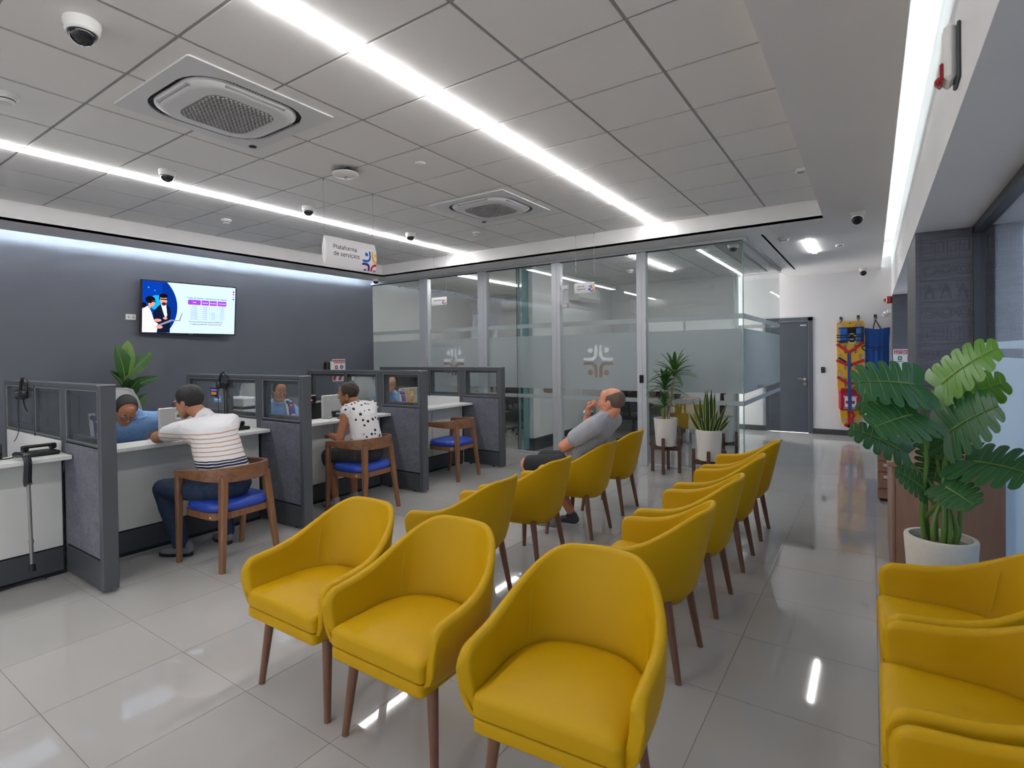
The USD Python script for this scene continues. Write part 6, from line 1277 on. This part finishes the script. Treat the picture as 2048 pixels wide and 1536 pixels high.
for q in (1, -1): t.add('earring', tube([hd(-.008 + .014 * math.sin(x), .083 * q, -.052 - .014 * math.cos(x)) for x in np.linspace(0, 2 * PI, 18)], .0018, 5), mat('brass_bright'))
for a_, o in ((aL, -.01), (aR, 0)):
    shoes(t, (a_[0] + .05, a_[1], 0), (a_[0] - .175, a_[1] + o, 0), mat('sandal_grey', (.30, .28, .28), .6), mat('sandal_sole', (.22, .19, .17), .7), 'shoe')

# the waiting man in the grey polo
t = person('man with receding hair in a grey polo resting his chin on his hand', (-2.1, 4.33, 0))
hd = Head((-1.815, 4.36, 1.130), (-.985, .06, .10), (.12, 0, 1), 1.03)
pel, wst, cst, sL, sR = A((-2.07, 4.33, .60)), A((-2.04, 4.33, .74)), A((-1.945, 4.335, .89)), A((-1.875, 4.155, .955)), A((-1.865, 4.525, .965))
eL, wL, eR, wR = A((-2.135, 4.105, .765)), A((-2.165, 4.36, .815)), A((-2.085, 4.44, .865)), A((-2.03, 4.365, 1.045))
hL, hR, kL, kR, aL, aR = A((-2.12, 4.24, .575)), A((-2.12, 4.44, .575)), A((-2.56, 4.20, .555)), A((-2.57, 4.47, .555)), A((-2.33, 4.225, .10)), A((-2.24, 4.42, .12))
arms = limb([sL, eL, wL], [.060, .050, .032]) + limb([sR, eR, wR], [.058, .047, .031]) + hand(wL, (-.1, 1, .1), (-1, 0, .2), .5, 1.02, 1) + hand(wR, (.32, -.05, 1), (-1, .1, .32), 1.05, 1.02, -1)
legs = limb([hL, kL, kL * .62 + aL * .38 + [.02, 0, 0], aL], [.095, .063, .060, .038]) + limb([hR, kR, kR * .62 + aR * .38 + [.02, 0, 0], aR], [.095, .063, .060, .038])
build(t, torso(pel, wst, cst, sL, sR, 1.0, .08) + [bone((-1.86, 4.34, 1.0), .064, hd(-.025, 0, -.055), .060)] + arms + legs + hd.shapes(1.05, nose=1.15), SK_PINK, hd.sockets()); hd.face_parts(t, None, mat('brow_grey', (.22, .17, .14), .6), LIP)
cloth(t, 'polo_shirt', torso(pel + [0, 0, .06], wst, cst, sL, sR, 1.02, .085, grow=.016) + limb([sL, sL * .40 + eL * .60], [.080, .078]) + limb([sR, sR * .40 + eR * .60], [.078, .076]) + [bone((-1.87, 4.34, .98), .082, (-1.855, 4.345, 1.01), .076)], GREYP, [((0, 0, 1), (0, 0, .545))], amp=.006, seed=11, sub=[sph(hd(0, 0, -.01), .095)])
cloth(t, 'collar', [ell((-1.865, 4.343, 1.015), (.088, .088, .026), (unit((-1, 0, -.3)), (0, 1, 0), unit((-.3, 0, 1))))], GREYP, amp=.001, sub=[ell((-1.875, 4.345, 1.04), (.066, .066, .06))])
cloth(t, 'shorts', [ell(pel + [0, 0, -.02], (.15, .185, .10))] + limb([hL, kL + (hL - kL) * .10], [.108, .086]) + limb([hR, kR + (hR - kR) * .10], [.108, .086]), SHORT, [((0, 0, -1), (0, 0, .70))], amp=.006, seed=12)
ring_ = hd.cap(.004, [((.018, 0, 0), (1, 0, .05)), ((0, 0, .062), (.55, 0, 1)), ((0, 0, -.06), (.5, 0, -1))])
t.add('hair', wrinkle(smooth_mesh(ring_ - ell(hd(-.012, 0, .034), (.097 * 1.03, .075 * 1.03, .085 * 1.03), hd.ax()), .008, 2), .0015, 60, 2), HAIR_G, smooth=60)
wd_ = unit(wR - eR); wp = wR - wd_ * .012; x_ = unit(np.cross(wd_, (0, 1, 0))); y_ = np.cross(wd_, x_)
p = t.add('watch', tube([wp + (x_ * math.cos(q) + y_ * math.sin(q)) * .036 for q in np.linspace(0, 2 * PI, 25)], .006, 8), mat('watch_steel', (.30, .30, .31), .3, metallic=.9)); t.add('dial', rod(wp - x_ * .034, wp - x_ * .046, .018, n=20), BLK, parent=p)
shoes(t, (-2.255, 4.235, 0), (-2.53, 4.205, 0), SHG, SHW, lace=SHW); shoes(t, (-2.165, 4.42, 0), (-2.44, 4.40, 0), SHB, SHW, lace=SHW)

# the clerks behind the counters, in sky blue shirts
def clerk(label, base, hd, pts, skin, hairf, glasses, k, jaw, female, look):
    t = person(label, base); pel, wst, cst, sL, sR, eL, wL, eR, wR = (A(q) for q in pts)
    nb = (sL + sR) / 2 + A((.02, 0, .05))
    arms = limb([sL, eL, wL], [.05, .042, .028]) + limb([sR, eR, wR], [.05, .042, .028]) + hand(wL, (.8, -.5, -.1), (0, 0, 1), .4, k, 1) + hand(wR, (.8, .5, -.1), (0, 0, 1), .4, k, -1)
    kn = [pel + A((.42, .10, -.05)), pel + A((.42, -.10, -.05))]
    legs = []
    for s, q in ((.09, kn[0]), (-.09, kn[1])): legs += limb([pel + A((.05, s, -.02)), q, A((q[0] - .05, q[1], .06))], [.085, .06, .045])
    build(t, torso(pel, wst, cst, sL, sR, k, .02, (1, 0, 0)) + [bone(nb, .052, hd(-.02, 0, -.05), .05)] + arms + legs + hd.shapes(jaw, nose=.8 if female else 1), skin, hd.sockets()); hd.face_parts(t, None, BROW, LIP, look)
    cloth(t, 'shirt', torso(pel + [0, 0, .06], wst, cst, sL, sR, k * 1.02, .02, (1, 0, 0), .016) + limb([sL, eL, eL * .35 + wL * .65], [.068, .060, .050]) + limb([sR, eR, eR * .35 + wR * .65], [.068, .060, .050]) + [bone(nb - A((0, 0, .02)), .07, nb + A((.005, 0, .012)), .064)], BLUES, amp=.007, seed=21, sub=[sph(hd(0, 0, -.01), .092)])
    cl = ell(nb + A((.012, 0, .012)), (.080, .082, .026), (unit((1, 0, -.35)), (0, 1, 0), unit((.35, 0, 1)))); cloth(t, 'collar', [cl], BLUES, amp=.0008, sub=[ell(nb + A((.025, 0, .035)), (.066, .064, .05))])
    cloth(t, 'trousers', [ell(pel + [0, 0, -.02], (.13, .165, .10))] + [q for s, kk in ((.09, kn[0]), (-.09, kn[1])) for q in limb([pel + A((.05, s, -.02)), kk, A((kk[0] - .05, kk[1], .09))], [.098, .074, .060])], mat('trousers_navy', (.014, .017, .03), .8), amp=.004, seed=22)
    for kk in kn: shoes(t, (kk[0] - .10, kk[1], 0), (kk[0] + .16, kk[1], 0), BLK, BLK)
    hairf(t, hd)
    if glasses: hd.glasses(t, *glasses)
    return t
def short_hair(t, hd):
    hair = hd.cap(.008, [((.066, 0, .058), (1, 0, -.35)), ((0, 0, -.03), (.35, 0, -1)), ((.03, 0, .0), (1, 0, -.05))], [ell(hd(-.02, 0, .05), (.090, .080, .080), hd.ax())]); t.add('hair', wrinkle(smooth_mesh(hair, .008, 3), .002, 60, 5), HAIR_B, smooth=60)
def bound_hair(t, hd):
    hair = hd.cap(.010, [((.070, 0, .052), (1, 0, -.45)), ((0, 0, -.03), (.3, 0, -1)), ((.03, 0, .0), (1, 0, -.05))]); t.add('hair', wrinkle(smooth_mesh(hair, .008, 3), .0015, 60, 5), HAIR_D, smooth=60); t.add('hair_bun', smooth_mesh(sph(hd(-.125, 0, .02), .042), .01, 2), HAIR_D, smooth=60)
def long_hair(t, hd):
    hair = U([hd.cap(.011, [((.074, 0, .050), (1, 0, -.40)), ((.03, 0, -.0), (1, 0, -.02))], [H(sph(hd(-.055, .055, -.02), .035), sph(hd(-.055, -.055, -.02), .035), sph(hd(-.075, .05, -.16), .03), sph(hd(-.075, -.05, -.16), .03))])]); t.add('hair', wrinkle(smooth_mesh(hair, .008, 3), .003, 50, 5), HAIR_B, smooth=60)
def parting(t, hd): long_hair(t, hd); t.add('hair_parting', tube([hd(.074, 0, .083), hd(.04, 0, .118), hd(0, 0, .1325)], .0018, 5), SK_LT)
c = clerk('clerk in a blue shirt bowing his cropped head over the first counter', (-5.8, 2.2, 0), Head((-5.40, 2.055, 1.105), (.74, -.10, -.68), (.68, 0, .74), 1.02),
      [(-5.98, 2.22, .66), (-5.85, 2.20, .80), (-5.67, 2.17, .93), (-5.50, 2.375, .985), (-5.52, 1.965, .975), (-5.30, 2.49, .86), (-5.06, 2.28, .775), (-5.33, 1.80, .86), (-5.08, 1.90, .775)], SK_BR, short_hair, (.02, mat('glasses_navy', (.02, .03, .06), .3), True), 1.0, 1.05, False, True)
c.add('breast_print', bx(-5.482, -5.48, 2.30, 2.36, .935, .94), INK)
clerk('clerk with bound dark hair behind the second counter leaflets', (-5.8, 3.7, 0), Head((-5.56, 3.69, 1.165), (.88, -.30, -.25), (.2, 0, 1), .94, .95),
      [(-5.93, 3.74, .57), (-5.88, 3.74, .72), (-5.80, 3.74, .88), (-5.71, 3.90, .98), (-5.70, 3.58, .975), (-5.52, 3.97, .80), (-5.30, 3.80, .765), (-5.50, 3.50, .80), (-5.28, 3.60, .765)], SK_TAN, bound_hair, None, .9, .9, True, True)
clerk('clerk with parted dark hair and round glasses at the third counter', (-5.85, 5.5, 0), Head((-5.62, 5.50, 1.17), (.88, -.32, -.22), (.2, 0, 1), .93, .95),
      [(-5.98, 5.55, .57), (-5.93, 5.55, .72), (-5.86, 5.55, .88), (-5.77, 5.71, .985), (-5.76, 5.39, .98), (-5.60, 5.78, .80), (-5.40, 5.62, .765), (-5.56, 5.30, .80), (-5.36, 5.40, .765)], SK_LT, parting, (.022, BLK), .88, .9, True, True)
